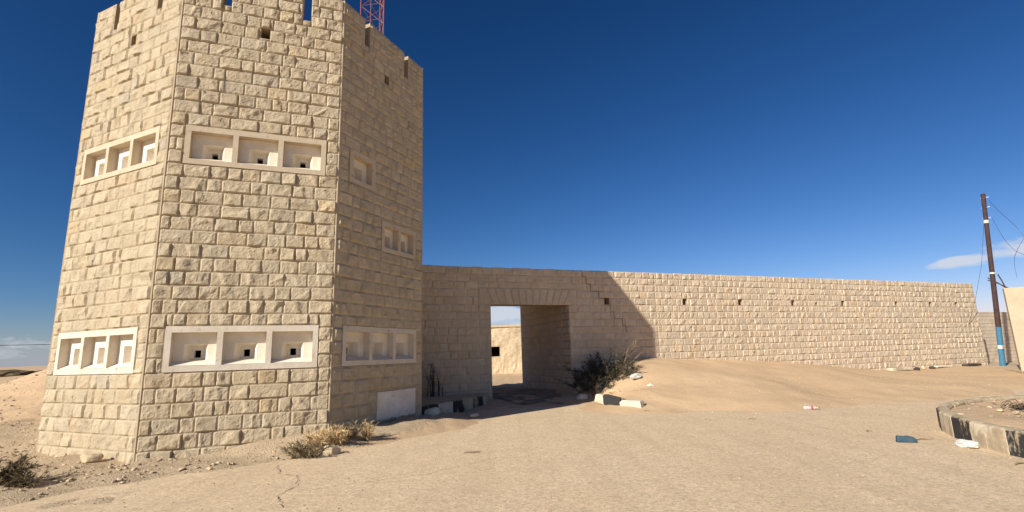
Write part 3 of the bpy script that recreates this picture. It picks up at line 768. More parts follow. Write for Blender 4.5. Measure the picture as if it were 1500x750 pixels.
# ------------------------------------------------------------------ right-hand end: block wall, pavement, pillar, pole
def build_right():
    P = [(16.8, 18.6), (18.6, 18.5), (19.2, 19.3), (20.6, 21.7), (22.9, 25.5), (25.2, 29.6), (34, 30), (34, 12), (20, 12)]
    P = [(17.9, 16.5), (19.1, 19.2), (20.7, 21.9), (22.7, 25.2), (24.6, 28.4), (36, 28), (36, 12), (19, 12)]
    n = len(P); B = MB()
    B.add([(*p, .25) for p in P] + [(*p, -.2) for p in P], [tuple(range(n))[::-1]] + [(k, (k + 1) % n, n + (k + 1) % n, n + k) for k in range(n)])
    tag(B.build('corner_pavement', M['concrete']), kind='structure')
    t = empty('pavement_kerb', (20.5, 21.5, 0), 'low pale kerb along the pavement below the blue based pole', 'kerb')
    edge = [np.array(p) for p in P[1:5]]; pts = []
    for a, b in zip(edge[:-1], edge[1:]):
        m = 4
        for j in range(m): pts.append(a + (b - a) * j / m)
    pts.append(edge[-1]); pts = pts[::-1]
    kerb_run(t, pts, .16, [-.02] * (len(pts) - 1), .285, ['kwhite'] * (len(pts) - 1), 6)
    # grey block wall set back behind the end of the stone wall
    t = empty('block_wall', (27, 29.6, 0), 'plain grey concrete block wall behind the pole, set back past the stone wall end', 'wall')
    u, nn = WU, -WN; o = np.array([24.3, 28.85]); core = MB(); f = MB(); L = 12.0; H = 3.14
    pierced(core, o, u, nn, 0, L, -.4, H, .2, [], off=-.006, ends=True); core.build('wall', M['wmortar'], t)
    rg = np.random.default_rng(17); z = -.2; k = 0
    while z < H - .01:
        h = min(.205, H - z); a = -.2 * (k % 2)
        while a < L:
            a0, a1 = max(a, 0) + .006, min(a + .4, L) - .006
            if a1 - a0 > .02:
                q = lambda x, zz, d: np.array([o[0], o[1], zz]) + x * np.array([u[0], u[1], 0]) + d * np.array([nn[0], nn[1], 0])
                b = rg.normal(1, .05); f.add([q(a0, z + .006, .004), q(a1, z + .006, .004), q(a1, z + h - .006, .004), q(a0, z + h - .006, .004)], [(0, 1, 2, 3)], (b, b, b))
            a += .4
        z += .205; k += 1
    f.build('block_facing', M['block'], t)
    # cream plastered pillar (end of a boundary wall leaving the frame)
    t = empty('plastered_pillar', (20.9, 20.6, .25), 'cream plastered wall end at the right edge, rods standing on its top', 'pillar')
    a = R(130); u = D2(a); nn = np.array([math.cos(a), -math.sin(a)]); B = MB(); o = np.array([20.05, 20.62]); nx, nz = 20, 26
    def q(x, y, z): return np.array([o[0], o[1], 0]) + x * np.array([u[0], u[1], 0]) - y * np.array([nn[0], nn[1], 0]) + np.array([0, 0, z])
    Lw, Th, z0, z1 = 3.2, .55, .1, 3.55
    def sheet(fn, nu, nv):
        us, vs = np.linspace(0, 1, nu + 1), np.linspace(0, 1, nv + 1); V = [fn(x, y) for y in vs for x in us]
        B.add(V, [(j * (nu + 1) + i, j * (nu + 1) + i + 1, (j + 1) * (nu + 1) + i + 1, (j + 1) * (nu + 1) + i) for j in range(nv) for i in range(nu)])
    wob = lambda x, z: .018 * float(fbm(np.array([x * 2.]), np.array([z * 2.]), np.array([0.]), 77)[0])
    topz = lambda x: z1 + .02 * float(vnoise(np.array([x * 3]), np.array([0.]), np.array([0.]), 4)[0])
    sheet(lambda x, v: q(x * Lw, wob(x * Lw, v * 3), z0 + (topz(x * Lw) - z0) * v), 24, 24)
    sheet(lambda x, v: q(x * Lw, Th, z0 + (topz(x * Lw) - z0) * v), 24, 2)
    sheet(lambda y, v: q(0, wob(0, v * 3) * (1 - y) + Th * y, z0 + (topz(0) - z0) * v), 4, 24)
    sheet(lambda y, v: q(Lw, wob(Lw, v * 3) * (1 - y) + Th * y, z0 + (topz(Lw) - z0) * v), 4, 24)
    sheet(lambda x, y: q(x * Lw, wob(x * Lw, 3) * (1 - y) + Th * y, topz(x * Lw)), 24, 3)
    B.build('wall', M['plaster'], t)
    for (x0, y0, dx, dy, hh) in ((.10, .28, -.16, .0, .62), (.16, .3, -.55, .05, .52), (.22, .22, -.62, .1, .42)):
        rd = MB(); p0 = q(x0, y0, z1 - .03); p1 = q(x0 + dx, y0 + dy, z1 + hh); tube(rd, [p0, (p0 + p1) / 2 + np.array([0, 0, .03]), p1], .022, 6)
        rd.build('metal_rod', M['rust'], t)
build_right()

def build_pole():
    b = np.array([23.58, 25.12, .23]); top = np.array([24.02, 24.71, 8.79])
    t = empty('utility_pole', b, 'leaning dark rusty utility pole with a blue painted foot', 'pole')
    L = np.linalg.norm(top - b); d = (top - b) / L
    at = lambda h: b + d * (h / d[2])
    def seg(name, h0, h1, r0, r1, mat):
        B = MB(); tube(B, [at(h0), at((h0 + h1) / 2), at(h1)], [r0, (r0 + r1) / 2, r1], 14); B.build(name, M[mat], t, smooth=False)
    seg('painted_base', -.25, 1.88, .118, .112, 'blue'); seg('paint_band', .83, 1.0, .121, .1205, 'band')
    seg('shaft', 1.88, 8.0, .110, .088, 'rust'); seg('clamp_band', 4.48, 4.56, .108, .107, 'band'); seg('clamp_band', 7.05, 7.2, .099, .098, 'band'); seg('pole_top', 8.0, 8.56, .094, .092, 'rust')
    for h in (7.3, 7.85, 8.35):
        B = MB(); p = at(h); e = np.array([.68, -.73, 0]) 
        tube(B, [p - e * .12, p + e * .12, p + e * .14, p + e * .19, p + e * .2], [.012, .012, .028, .028, .015], 8)
        B.build('insulator', M['porcelain'], t)
    e = np.array([.68, -.73, 0])
    for k, (P, r) in enumerate(((((8.15, .2), (7.6, .48), (6.7, 1.02), (6.1, 1.28), (5.6, 1.02), (5.2, .86), (4.8, .82), (4.2, .86)), .008),
                 (((7.3, .22), (6.6, .42), (6.0, .62), (5.5, .9), (4.9, 1.6), (4.5, 2.3), (4.2, 3.2)), .007),
                 (((7.0, -.1), (5.0, -.35), (3.2, -.75), (1.5, -1.25)), .007))):
        B = MB(); tube(B, [at(h) + e * x for h, x in P], r, 4); B.build('loose_wire', M['wire'], t)
build_pole()

# ------------------------------------------------------------------ far things
def build_mast():
    c = np.array([-11.2, 39.0]); t = empty('radio_mast', (c[0], c[1], 0), 'red and white lattice radio mast rising behind the tower', 'mast')
    legs = [np.array([-12.2, 38.0]), np.array([-10.32, 38.3]), np.array([-11.05, 39.75])]
    H = 42.0; bay = 1.55; n = int(H / bay)
    for k, l in enumerate(legs):
        B = MB(); tube(B, [(l[0], l[1], 0), (l[0], l[1], H)], .05, 6); B.build('leg', M['red'], t)
    B = MB(); B2 = MB()
    for i in range(n):
        z0, z1 = i * bay, (i + 1) * bay
        for a, b in ((0, 1), (1, 2), (2, 0)):
            p, q = legs[a], legs[b]
            tube(B, [(*p, z0), (*q, z1)], .026, 4); tube(B, [(*q, z0), (*p, z1)], .026, 4)
    B.build('bracing', M['mwhite'], t)
    tube(B2, [(-11.35, 37.95, 0), (-11.35, 37.95, H)], .03, 4); B2.build('feed_cable', M['mwhite'], t)
build_mast()

B = MB(); P = []
for k in range(25):
    s = k / 24; P.append((-78 + 60 * s, 40 + 4 * s, 6.2 - 3.6 * s + 2.2 * (2 * s - 1) ** 2 - 2.2))
P = [(-70 + 58 * k / 24, 40, 3.35 + 1.9 * ((k / 24 - .62) ** 2) * 2.2) for k in range(25)]
tube(B, P, .022, 4)
tag(B.build('overhead_cable', M['wire']), 'thin dark cable strung low across the sky left of the tower', 'cable')

def build_ruin():
    t = empty('ruined_building', (-.5, 40.5, 0), 'crumbling pale plastered building seen through the gateway', 'building')
    B = MB(); rg = np.random.default_rng(9)
    pierced(B, (-9, 38), (1, 0), (0, -1), 0, 15, 0, 3.55, .4, [(7.05, 7.88, 1.39, 2.1)], ends=True, back=True)
    for (x0, x1, y0, y1) in ((-9, 6, 43.6, 44), (-9, -8.6, 38.41, 43.6), (5.6, 6, 38.41, 43.6)):
        box(B, ((x0 + x1) / 2, (y0 + y1) / 2, 0), x1 - x0, y1 - y0, 3.5)
    B.build('wall', M['ruin'], t)
    B = MB()                                                   # swollen, flaking plaster
    X = np.linspace(-8.98, 5.98, 240); Z = np.linspace(.0, 3.56, 60); GX, GZ = np.meshgrid(X, Z)
    h = .012 + .05 * np.clip(fbm(GX * 1.7, GZ * 1.7, 0 * GX, 4, 4) * 2, -.5, 1) + .03 * sstep(1.8, .6, GZ) * fbm(GX * 6, GZ * 3, 0 * GX, 14, 3)
    i = np.arange(GX.size).reshape(GX.shape); v = np.stack([GX.ravel(), 37.96 - h.ravel(), GZ.ravel()], 1); f = []
    for j in range(59):
        for k in range(239):
            x, z = (X[k] + X[k + 1]) / 2, (Z[j] + Z[j + 1]) / 2
            if -1.98 < x < -1.09 and 1.36 < z < 2.13: continue
            f.append((i[j, k], i[j, k + 1], i[j + 1, k + 1], i[j + 1, k]))
    B.add(v, f); B.build('plaster', M['ruin'], t)
    B = MB(); box(B, (-1.5, 41, 3.52), 15.3, 6.3, .16); B.build('roof', M['concrete'], t)
build_ruin()

def build_far():
    B = MB(); rg = np.random.default_rng(31)                   # low ridges at the horizon
    for (y, amp, sd, off) in ((900, 7, 1, 0), (1600, 12, 2, 0), (2600, 20, 3, 0)):
        X = np.linspace(-y * 2.2, y * 2.2, 260); n = len(X)
        h = amp * (.35 + .65 * (fbm(X / (y * .22), 0 * X, 0 * X, sd, 4) * .5 + .5))
        V = [(x, y - 120, -6) for x in X] + [(x, y, z) for x, z in zip(X, h)] + [(x, y + 160, -6) for x in X]
        f = [(r * n + k, r * n + k + 1, (r + 1) * n + k + 1, (r + 1) * n + k) for r in range(2) for k in range(n - 1)]
        tt = np.zeros((len(V), 3)); tt[:, 0] = .3; B.add(V, f, tt)
    tag(B.build('hills', M['ground'], smooth=True), kind='structure')
    B = MB()                                                   # dark far scrub and spoil heaps on the plain at left
    for k in range(260):
        y = rg.uniform(45, 220); x = -y * rg.uniform(.86, 1.35); s = rg.uniform(.5, 1.6)
        if vnoise(np.array([x * .03]), np.array([y * .06]), np.array([0.]), 6)[0] < -.1: continue
        rock(B, (x, y, tz(x, y) + .1 * s), 2.2 * s, 1.6 * s, .7 * s, k, n=1, tint=(.8, .8, .8))
    tag(B.build('distant_scrub', M['scrub']), 'dark low scrub dotted over the plain left of the tower', 'scrub', kind='stuff')
build_far()

# ------------------------------------------------------------------ gravel
def gravel():
    B = MB(); v0, f0 = ico(); rg = np.random.default_rng(77); n = 0; F = np.array(f0)
    VV = []; CC = []
    def put(x, y, z, s):
        a = rg.uniform(0, 6.3); q = v0 * (1 + rg.uniform(-.3, .3, (12, 1))) * np.array([1.2, .9, .6]) * s
        c_, s_ = math.cos(a), math.sin(a)
        VV.append(np.stack([c_ * q[:, 0] - s_ * q[:, 1] + x, s_ * q[:, 0] + c_ * q[:, 1] + y, q[:, 2] + z], 1))
        b = rg.uniform(.65, 1.12); CC.append(np.tile([b, b * rg.uniform(.95, 1.02), b * rg.uniform(.88, 1.02)], (12, 1)))
    N = 30000; X = rg.uniform(-17, -3, N); Y = 3.5 + 14 * rg.random(N) ** 1.3; K = stony(X, Y); Zt = terrain(X, Y)
    ctr = sum(CN) / 8
    cl = fbm(X * 1.3, Y * 1.3, 0 * X, 90)
    for x, y, k, z, q in zip(X, Y, K, Zt, cl):
        if rg.random() > k * (.7 + q) or math.hypot(x - ctr[0], y - ctr[1]) < 3.95 or x > -5.3 + (y - 6.8) * .9 and y < 8.2: continue
        s = .006 + .034 * rg.random() ** 4; put(x, y, z + s * .2, s)
    N = 5200; X = rg.uniform(-5, 12, N); Y = 4.6 + 9 * rg.random(N) ** 1.5; Zt = np.maximum(terrain(X, Y), 0)
    for x, y, z in zip(X, Y, Zt):
        if math.hypot(x - ISC[0], y - ISC[1]) < ISR + .02 or math.hypot(x - ctr[0], y - ctr[1]) < 3.95: continue
        if x < -3 and y > 7: continue
        s = .003 + .010 * rg.random() ** 3.5; put(x, y, z + s * .2, s)
    for k in range(500):
        a = rg.uniform(R(90), R(270)); r = 4.55 * rg.random() ** .5; s = .008 + .05 * rg.random() ** 3; put(ISC[0] + r * math.cos(a), ISC[1] + r * math.sin(a), .29 + .1 * (1 - r / 4.6), s)
    for k in range(700):                                       # along the foot of the sand and by the gate
        al = rg.uniform(6, 20); d = rg.uniform(3, 7); p = wp(al, d, 0); s = .006 + .018 * rg.random() ** 3; put(p[0], p[1], max(0, tz(p[0], p[1])) + s * .2, s)
    V = np.concatenate(VV); n = len(VV)
    faces = (F[None] + 12 * np.arange(n)[:, None, None]).reshape(-1, 3).tolist()
    B.add(V, [tuple(x) for x in faces], np.concatenate(CC))
    tag(B.build('gravel', M['gravel']), 'loose gravel and small stones scattered over the ground and road', 'gravel', kind='stuff')
gravel()

# ------------------------------------------------------------------ loose stones, litter
def stone_thing(x, y, dz, sx, sy, sz, seed, rz, label, mat='rock', name='rock', cat='rock', z=None):
    B = MB(); zz = max(tz(x, y), 0 if x > -3.2 else -1) if z is None else z
    rock(B, (x, y, zz + dz), sx, sy, sz, seed, rz, 3)
    return tag(B.build(name, M[mat]), label, cat)
stone_thing(-7.0, 8.72, .05, .27, .2, .16, 1, R(20), 'squared pale stone lying against the foot of the tower')
stone_thing(-8.0, 9.3, .02, .22, .14, .09, 2, R(-20), 'flat broken stone at the foot of the tower, left of the squared stone')
stone_thing(-3.02, 8.62, .05, .25, .19, .19, 3, R(30), 'rounded pale stone in front of the yellow grass')
stone_thing(-2.83, 8.72, .015, .1, .06, .05, 13, R(30), 'small brown stone just right of the rounded pale stone')
stone_thing(-2.08, 12.72, .07, .36, .22, .2, 4, R(-15), 'chalky white lump of rubble against the black and white gate kerb', 'whiterock')
stone_thing(-1.05, 12.75, .03, .3, .16, .09, 5, R(60), 'flat pale stone in the shade in front of the gate kerb', 'whiterock')
stone_thing(2.05, 16.35, .06, .3, .25, .22, 6, R(10), 'pale stone under the dark bush beside the gateway', 'whiterock', z=tz(2.05, 16.35))
for k, (al, d, s) in enumerate(((6.1, 2.2, .22), (5.75, .55, .3))):
    p = wp(al, d, 0); stone_thing(p[0], p[1], .03, s * 1.3, s, s * .8, 30 + k, k, ['grey rubble stone half hidden below the dark bush', 'rubble stone at the foot of the gateway right jamb'][k])

def crumple(name, x, y, z, sx, sy, sz, seed, rz, mat, label, cat):
    B = MB(); v, f = subdiv_ico(3); v = v.copy()
    r = 1 + .45 * fbm(v[:, 0] * 1.6, v[:, 1] * 1.6, v[:, 2] * 1.6, seed, 2) - .25 * np.abs(fbm(v[:, 0] * 4, v[:, 1] * 4, v[:, 2] * 4, seed + 9, 3))
    p = v * r[:, None] * np.array([sx, sy, sz]) / 2; p[:, 2] = np.maximum(p[:, 2], -.3 * sz)
    c_, s_ = math.cos(rz), math.sin(rz)
    B.add(np.stack([c_ * p[:, 0] - s_ * p[:, 1] + x, s_ * p[:, 0] + c_ * p[:, 1] + y, p[:, 2] + z], 1), f)
    return tag(B.build(name, M[mat]), label, cat)
px, py = 3.75, 16.25
crumple('plastic_bag', px, py, tz(px, py) + .08, .40, .28, .2, 4, R(10), 'bag', 'crumpled white plastic bag on the crest of the sand drift', 'bag')
crumple('paper_wrapper', 6.42, 7.62, .04, .30, .17, .13, 8, R(-75), 'bag', 'crumpled white wrapper lying against the round kerb', 'litter')
crumple('paper_scrap', 3.95, 15.3, tz(3.95, 15.3) + .03, .2, .14, .1, 12, 0, 'whiterock', 'small pale scrap on the sand slope under the white bag', 'litter')

def build_bottle():
    c = np.array([7.0, 12.5, max(0, tz(7.0, 12.5)) + .045]); t = empty('plastic_bottle', c, 'clear plastic bottle with a red label lying on the sandy road', 'bottle')
    ax = np.array([.97, -.22, 0]); 
    def lathe(name, prof, mat):
        B = MB(); tube(B, [c + ax * x for x, r in prof], [r for x, r in prof], 14); B.build(name, M[mat], t, smooth=True)
    lathe('body', [(-.17, .03), (-.165, .042), (-.12, .045), (-.1, .042), (0, .044), (.06, .044), (.1, .018), (.135, .016), (.15, .014)], 'clear')
    lathe('label', [(-.02, .046), (.03, .046)], 'label'); lathe('cap', [(.15, .017), (.18, .017)], 'label')
build_bottle()

def build_shoe():
    c = np.array([5.95, 8.16, .0]); t = empty('shoe', c, 'dark blue rubber shoe lying on the road near the round kerb', 'shoe')
    rz = R(-15); cs, sn = math.cos(rz), math.sin(rz)
    def T(p): return (c[0] + cs * p[0] - sn * p[1], c[1] + sn * p[0] + cs * p[1], p[2])
    n = 28; sole = [(x, w) for x, w in ((-.135, .0), (-.13, .028), (-.11, .038), (-.06, .036), (0, .036), (.05, .045), (.09, .046), (.12, .036), (.137, .015), (.14, 0))]
    out = [(x, w) for x, w in sole] + [(x, -w) for x, w in sole[-2:0:-1]]
    B = MB(); m = len(out); B.add([T((x, y, .004)) for x, y in out] + [T((x * 1.02, y * 1.06, .026)) for x, y in out], [tuple(range(m))[::-1], tuple(range(m, 2 * m))] + [(k, (k + 1) % m, m + (k + 1) % m, m + k) for k in range(m)])
    B.build('sole', M['sandal'], t)
    B = MB(); V = []; us = np.linspace(-.128, .132, 14); vs = np.linspace(0, math.pi, 11)
    for x in us:
        w = np.interp(x, [s[0] for s in sole], [s[1] for s in sole]); hh = np.interp(x, [-.135, -.11, -.03, .04, .1, .14], [.06, .085, .075, .07, .05, .02])
        for a in vs: V.append(T((x, w * .98 * math.cos(a), .027 + hh * math.sin(a) ** .7)))
    f = []
    for i in range(13):
        for j in range(10):
            xm = (us[i] + us[i + 1]) / 2
            if xm < .0 and 2 < j < 7: continue                 # foot opening
            f.append((i * 11 + j, (i + 1) * 11 + j, (i + 1) * 11 + j + 1, i * 11 + j + 1))
    B.add(V, f); B.build('upper', M['sandal'], t, smooth=True)
    B = MB(); B.add([T((x, y * .9, .03)) for x, y in out], [tuple(range(m))]); B.build('insole', M['sandal_in'], t)
build_shoe()

def plank(name, x, y, z, L, w, h, rz, mat, label, cat='board'):
    B = MB(); box(B, (0, 0, 0), L, w, h, 0, bev=min(.01, h * .3)); V = np.concatenate(B.v); V[:, 2] += .03 * V[:, 0] * (1 if L > 1 else .3)
    c_, s_ = math.cos(rz), math.sin(rz); B.v = [np.stack([c_ * V[:, 0] - s_ * V[:, 1] + x, s_ * V[:, 0] + c_ * V[:, 1] + y, V[:, 2] + z], 1)]
    return tag(B.build(name, M[mat]), label, cat)
p = wp(21.5, .7, 0); plank('board', p[0], p[1], tz(p[0], p[1]) + .02, 1.1, .3, .12, math.pi / 2 - TH + R(-6), 'kwhite', 'long pale broken kerbstone lying in front of the far wall')
p = wp(24.6, .5, 0); plank('board', p[0], p[1], tz(p[0], p[1]) + .02, 1.0, .4, .06, math.pi / 2 - TH, 'whiterock', 'white sheet scrap lying at the foot of the far wall')
p = wp(27.3, .35, 0); plank('board', p[0], p[1], tz(p[0], p[1]) + .02, 1.0, .3, .10, math.pi / 2 - TH, 'darkrub', 'dark scrap lying at the foot of the far wall, near its end')
for k, (al, d) in enumerate(((22.3, .9), (22.7, .95), (23.2, 1.0))):
    p = wp(al, d, 0); stone_thing(p[0], p[1], .06, .22, .16, .16, 60 + k, k, ['dark stone left of two others on the sand before the far wall', 'small middle stone of three on the sand before the far wall', 'brown stone right of two others on the sand before the far wall'][k], 'darkrub' if k != 1 else 'rock')

lit = [(-.74, 8.41, .20, 'flat dark stain coloured scrap on the road in front of the grass'), (4.1, 11.3, .16, 'thin dark stick on the road in front of the sand drift'), (5.0, 11.2, .15, 'second thin dark stick on the road, nearer the bottle'),
       (3.2, 12.9, .16, 'dark splinter of wood just below the white kerb block'), (8.5, 9.2, .12, 'short dark twig near the bend of the round kerb'), (6.35, 8.3, .3, 'thin bent twig between the dark shoe and the kerb'), (6.15, 6.55, .32, 'curved dry twig on the road at the right edge')]
for k, (x, y, L, lb) in enumerate(lit):
    if math.hypot(x - ISC[0], y - ISC[1]) < ISR: x = ISC[0] - ISR - .35
    B = MB(); a = rnd.uniform(-.5, .5); z = max(0, tz(x, y))
    if k == 0:
        rock(B, (x, y, z + .004), .24, .12, .016, 5, .3, 2)
    else:
        P = [(x + (s - .5) * L * math.cos(a), y + (s - .5) * L * math.sin(a) + .03 * math.sin(s * 3), z + .012 + .012 * math.sin(s * 5) ** 2) for s in (0, .3, .6, 1)]; tube(B, P, [.009, .011, .009, .004], 5)
    tag(B.build('twig' if k else 'scrap', M['wood']), lb, 'litter')

# ------------------------------------------------------------------ plants
def blade(B, p, d, L, w, bend, rg, tint):
    d = d / np.linalg.norm(d); s = np.cross(d, rg.normal(size=3)); s /= np.linalg.norm(s) + 1e-9
    m = p + d * L * .55 + np.array([0, 0, -bend * .3]); e = p + d * L + np.array([rg.normal() * .1 * L, rg.normal() * .1 * L, -bend])
    B.add([p - s * w, p + s * w, m + s * w * .8, m - s * w * .8, e], [(0, 1, 2, 3), (3, 2, 4)], tint)

def tuft(name, x, y, h, spread, n, mat, seed, label, cat, group=None, w=.004, lean=(0, 0), stems='twig', twigs=26, z=None):
    rg = np.random.default_rng(seed); zz = (max(tz(x, y), -.03)) if z is None else z
    t = empty(name, (x, y, zz), label, cat, group); B = MB(); S_ = MB()
    for k in range(twigs):
        a = rg.uniform(0, 6.3); r = spread * rg.random() ** .6; d = np.array([math.cos(a) * r + lean[0], math.sin(a) * r + lean[1], h * rg.uniform(.55, 1)])
        p0 = np.array([x + .15 * r * math.cos(a), y + .15 * r * math.sin(a), zz - .02]); p1 = p0 + d * .5 + rg.normal(0, .03, 3); p2 = p0 + d + rg.normal(0, .04, 3)
        tube(S_, [p0, p1, p2], [.007, .005, .002], 4, cap=False, tint=np.ones(3) * rg.uniform(.7, 1.15))
        for j in range(n // twigs):
            s = rg.uniform(.15, 1); q = p0 + (p1 - p0) * min(1, s * 2) if s < .5 else p1 + (p2 - p1) * (s * 2 - 1)
            dd = d / np.linalg.norm(d) * .8 + rg.normal(0, .55, 3); b = rg.uniform(.65, 1.3)
            blade(B, q, dd, rg.uniform(.06, .2) * (h / .5) ** .5, w * rg.uniform(.6, 1.3), .03, rg, np.array([b, b * rg.uniform(.92, 1.02), b * rg.uniform(.8, 1.05)]))
    S_.build('stems', M[stems], t); B.build('foliage', M[mat], t)
    return t
G = 'dry plants at the sunlit tower corner'
tuft('dry_shrub', -3.40, 8.42, .30, .28, 1500, 'greyscrub', 1, 'greyish dry shrub at the front of the clump by the tower corner', 'shrub', G, lean=(.02, -.02))
tuft('dry_grass', -3.42, 9.12, .26, .30, 1300, 'straw', 2, 'yellow dry grass close against the tower front face, behind the grey shrub', 'grass clump', G)
tuft('dry_grass', -3.1, 9.22, .30, .28, 1300, 'straw', 3, 'tallest yellow dry grass, in front of the tower corner', 'grass clump', G)
tuft('dry_grass', -2.74, 9.6, .33, .14, 600, 'straw', 4, 'bright upright grass tuft at the edge of the tower shadow', 'grass clump', G)
tuft('dry_grass', -2.95, 9.45, .28, .14, 500, 'greyscrub', 5, 'dull brown grass tuft between the tall clump and the bright tuft', 'grass clump', G)
tuft('desert_shrub', -7.2, 7.35, .26, .44, 2200, 'scrub', 6, 'low brown green desert shrub on the gravel at the left edge', 'shrub', lean=(0, 0), stems='darktwig', twigs=50, w=.006)
tuft('desert_shrub', -6.72, 7.25, .15, .26, 900, 'scrub', 16, 'small flat desert shrub right beside the low brown green one', 'shrub', stems='darktwig', w=.005)

def gate_bush():
    p = wp(6.55, .95, 0); x, y = p[0], p[1]; z = tz(x, y); rg = np.random.default_rng(14)
    t = empty('thorn_bush', (x, y, z), 'dark leafy bush spilling over the sand beside the gateway, bare branches sticking out', 'bush')
    S_ = MB(); B = MB()
    for k in range(64):
        al = float(np.clip(rg.normal(-.2, .42), -.8, .55)); dd = rg.uniform(-.8, .75); q = wp(6.5 + al, .95 + dd, 0); zz = tz(q[0], q[1]) - .02
        p0 = np.array([q[0], q[1], zz]); d = np.array([rg.normal() * .35, rg.normal() * .3, rg.uniform(.35, 1.0)]) * rg.uniform(.55, 1.0)
        p1 = p0 + d * .5 + rg.normal(0, .06, 3); p2 = p0 + d + rg.normal(0, .08, 3)
        tube(S_, [p0, p1, p2], [.012, .008, .003], 4, cap=False, tint=np.ones(3) * rg.uniform(.7, 1.3))
        for j in range(64):
            s = rg.uniform(.1, 1); qq = p0 + (p1 - p0) * min(1, s * 2) if s < .5 else p1 + (p2 - p1) * (s * 2 - 1)
            b = rg.uniform(.6, 1.5); blade(B, qq, d / np.linalg.norm(d) * .7 + rg.normal(0, .6, 3), rg.uniform(.09, .26), rg.uniform(.005, .011), .05, rg, np.array([b, b * rg.uniform(.9, 1.05), b * .95]))
    S_.build('stems', M['darktwig'], t); B.build('foliage', M['darkleaf'], t)
    S_ = MB()
    base = wp(6.9, .9, 0); bz = tz(base[0], base[1])
    for k in range(16):                                        # pale dead branches leaning out to the right
        q = wp(6.7 + rg.uniform(-.3, .5), .9 + rg.uniform(-.3, .5), 0); p0 = np.array([q[0], q[1], tz(q[0], q[1])])
        d = np.array([WU[0], WU[1], 0]) * rg.uniform(.0, .75) + np.array([-WN[0], -WN[1], 0]) * rg.uniform(-.2, .5) + np.array([0, 0, rg.uniform(.15, .85)])
        p1 = p0 + d * .55 + rg.normal(0, .05, 3); p2 = p0 + d * 1.0 + rg.normal(0, .06, 3)
        tube(S_, [p0, p1, p2], [.010, .007, .003], 4, cap=False, tint=np.ones(3) * rg.uniform(.6, 1.3))
        for j in range(3):
            e = p1 + (p2 - p1) * rg.random(); tube(S_, [e, e + d * .22 + rg.normal(0, .09, 3)], [.005, .002], 4, cap=False)
    a = np.array(wp(7.05, .8, 0)); a[2] = tz(a[0], a[1]) + .1; e = wp(8.02, .75, 1.78)
    tube(S_, [a, a + (e - a) * .5 + np.array([0, 0, -.03]), e], [.024, .018, .008], 5)
    for s, dv in ((.55, (.0, 0, .25)), (.7, (.12, 0, .3)), (.8, (.1, .05, .26)), (.9, (.12, -.05, .18)), (.62, (-.3, 0, .1)), (.95, (.02, 0, .24)), (.85, (.2, 0, -.02))):
        q = a + (e - a) * s; tube(S_, [q, q + np.array(dv) * .6 + rg.normal(0, .02, 3), q + np.array(dv)], [.009, .007, .003], 4, cap=False)
    S_.build('dead_branches', M['twig'], t)
gate_bush()

def dead_stalks():
    t = empty('dead_stalks', (*wp(.95, .35, 0)[:2], .32), 'tall dark dead plant stalks standing against the shaded wall by the tower', 'plant'); B = MB(); rg = np.random.default_rng(2)
    for k in range(12):
        q = wp(.95 + rg.normal(0, .1) + (.35 if k % 4 == 3 else 0), .3 + rg.normal(0, .05), .31); h = (.95 if k % 4 != 3 else .45) * rg.uniform(.6, 1.05)
        tube(B, [q, q + np.array([rg.normal(0, .02), rg.normal(0, .02), h * .5]), q + np.array([rg.normal(0, .04), rg.normal(0, .03), h])], [.016, .013, .008], 4, cap=False)
        for j in range(5):
            e = q + np.array([0, 0, h * rg.uniform(.3, 1)]); tube(B, [e, e + rg.normal(0, .07, 3) + np.array([0, 0, .06])], [.008, .003], 4, cap=False)
    B.build('stems', M['darktwig'], t)
dead_stalks()

def brush():
    x, y = 8.75, 9.2; z = .31; t = empty('dead_brushwood', (x, y, z), 'dark dead brushwood lying on the sandy traffic island', 'branch'); B = MB(); rg = np.random.default_rng(6)
    for k in range(18):
        a = rg.normal(-.3, .8); L = rg.uniform(.12, .45); p = np.array([x + rg.normal(0, .12), y + rg.normal(0, .08), z + rg.uniform(0, .04)])
        d = np.array([math.cos(a) * L, math.sin(a) * L, rg.uniform(.0, .09)]); tube(B, [p, p + d * .5 + np.array([0, 0, .03]), p + d], [.009, .007, .003], 4, cap=False)
    for k in range(3):
        q = np.array([x - .08 + .05 * k, y + rg.normal(0, .05), z]); a = rg.uniform(2.4, 3.9); L = rg.uniform(.22, .42); d = np.array([math.cos(a) * L, math.sin(a) * L, 0])
        tube(B, [q, q + d * .3 + np.array([0, 0, L * .45]), q + d * .75 + np.array([0, 0, L * .4]), q + d + np.array([0, 0, .02])], [.008, .007, .005, .003], 4, cap=False)
    B.build('stems', M['darktwig'], t)
brush()

# ------------------------------------------------------------------ camera, light, sky
cam = bpy.data.cameras.new('camera'); co = bpy.data.objects.new('camera', cam); col.objects.link(co)
cam.sensor_width = 36; cam.lens = 739.2 / 1500 * 36; cam.clip_end = 20000; cam.clip_start = .05
p, r = R(11.038), R(1.7395)
import mathutils
Fw = mathutils.Vector((0, math.cos(p), math.sin(p))); R0 = mathutils.Vector((1, 0, 0)); U0 = mathutils.Vector((0, -math.sin(p), math.cos(p)))
Rc = R0 * math.cos(r) - U0 * math.sin(r); Uc = R0 * math.sin(r) + U0 * math.cos(r)
mw = mathutils.Matrix((Rc, Uc, -Fw)).transposed().to_4x4(); mw.translation = (0, 0, 1.5)
co.matrix_world = mw; sc.camera = co

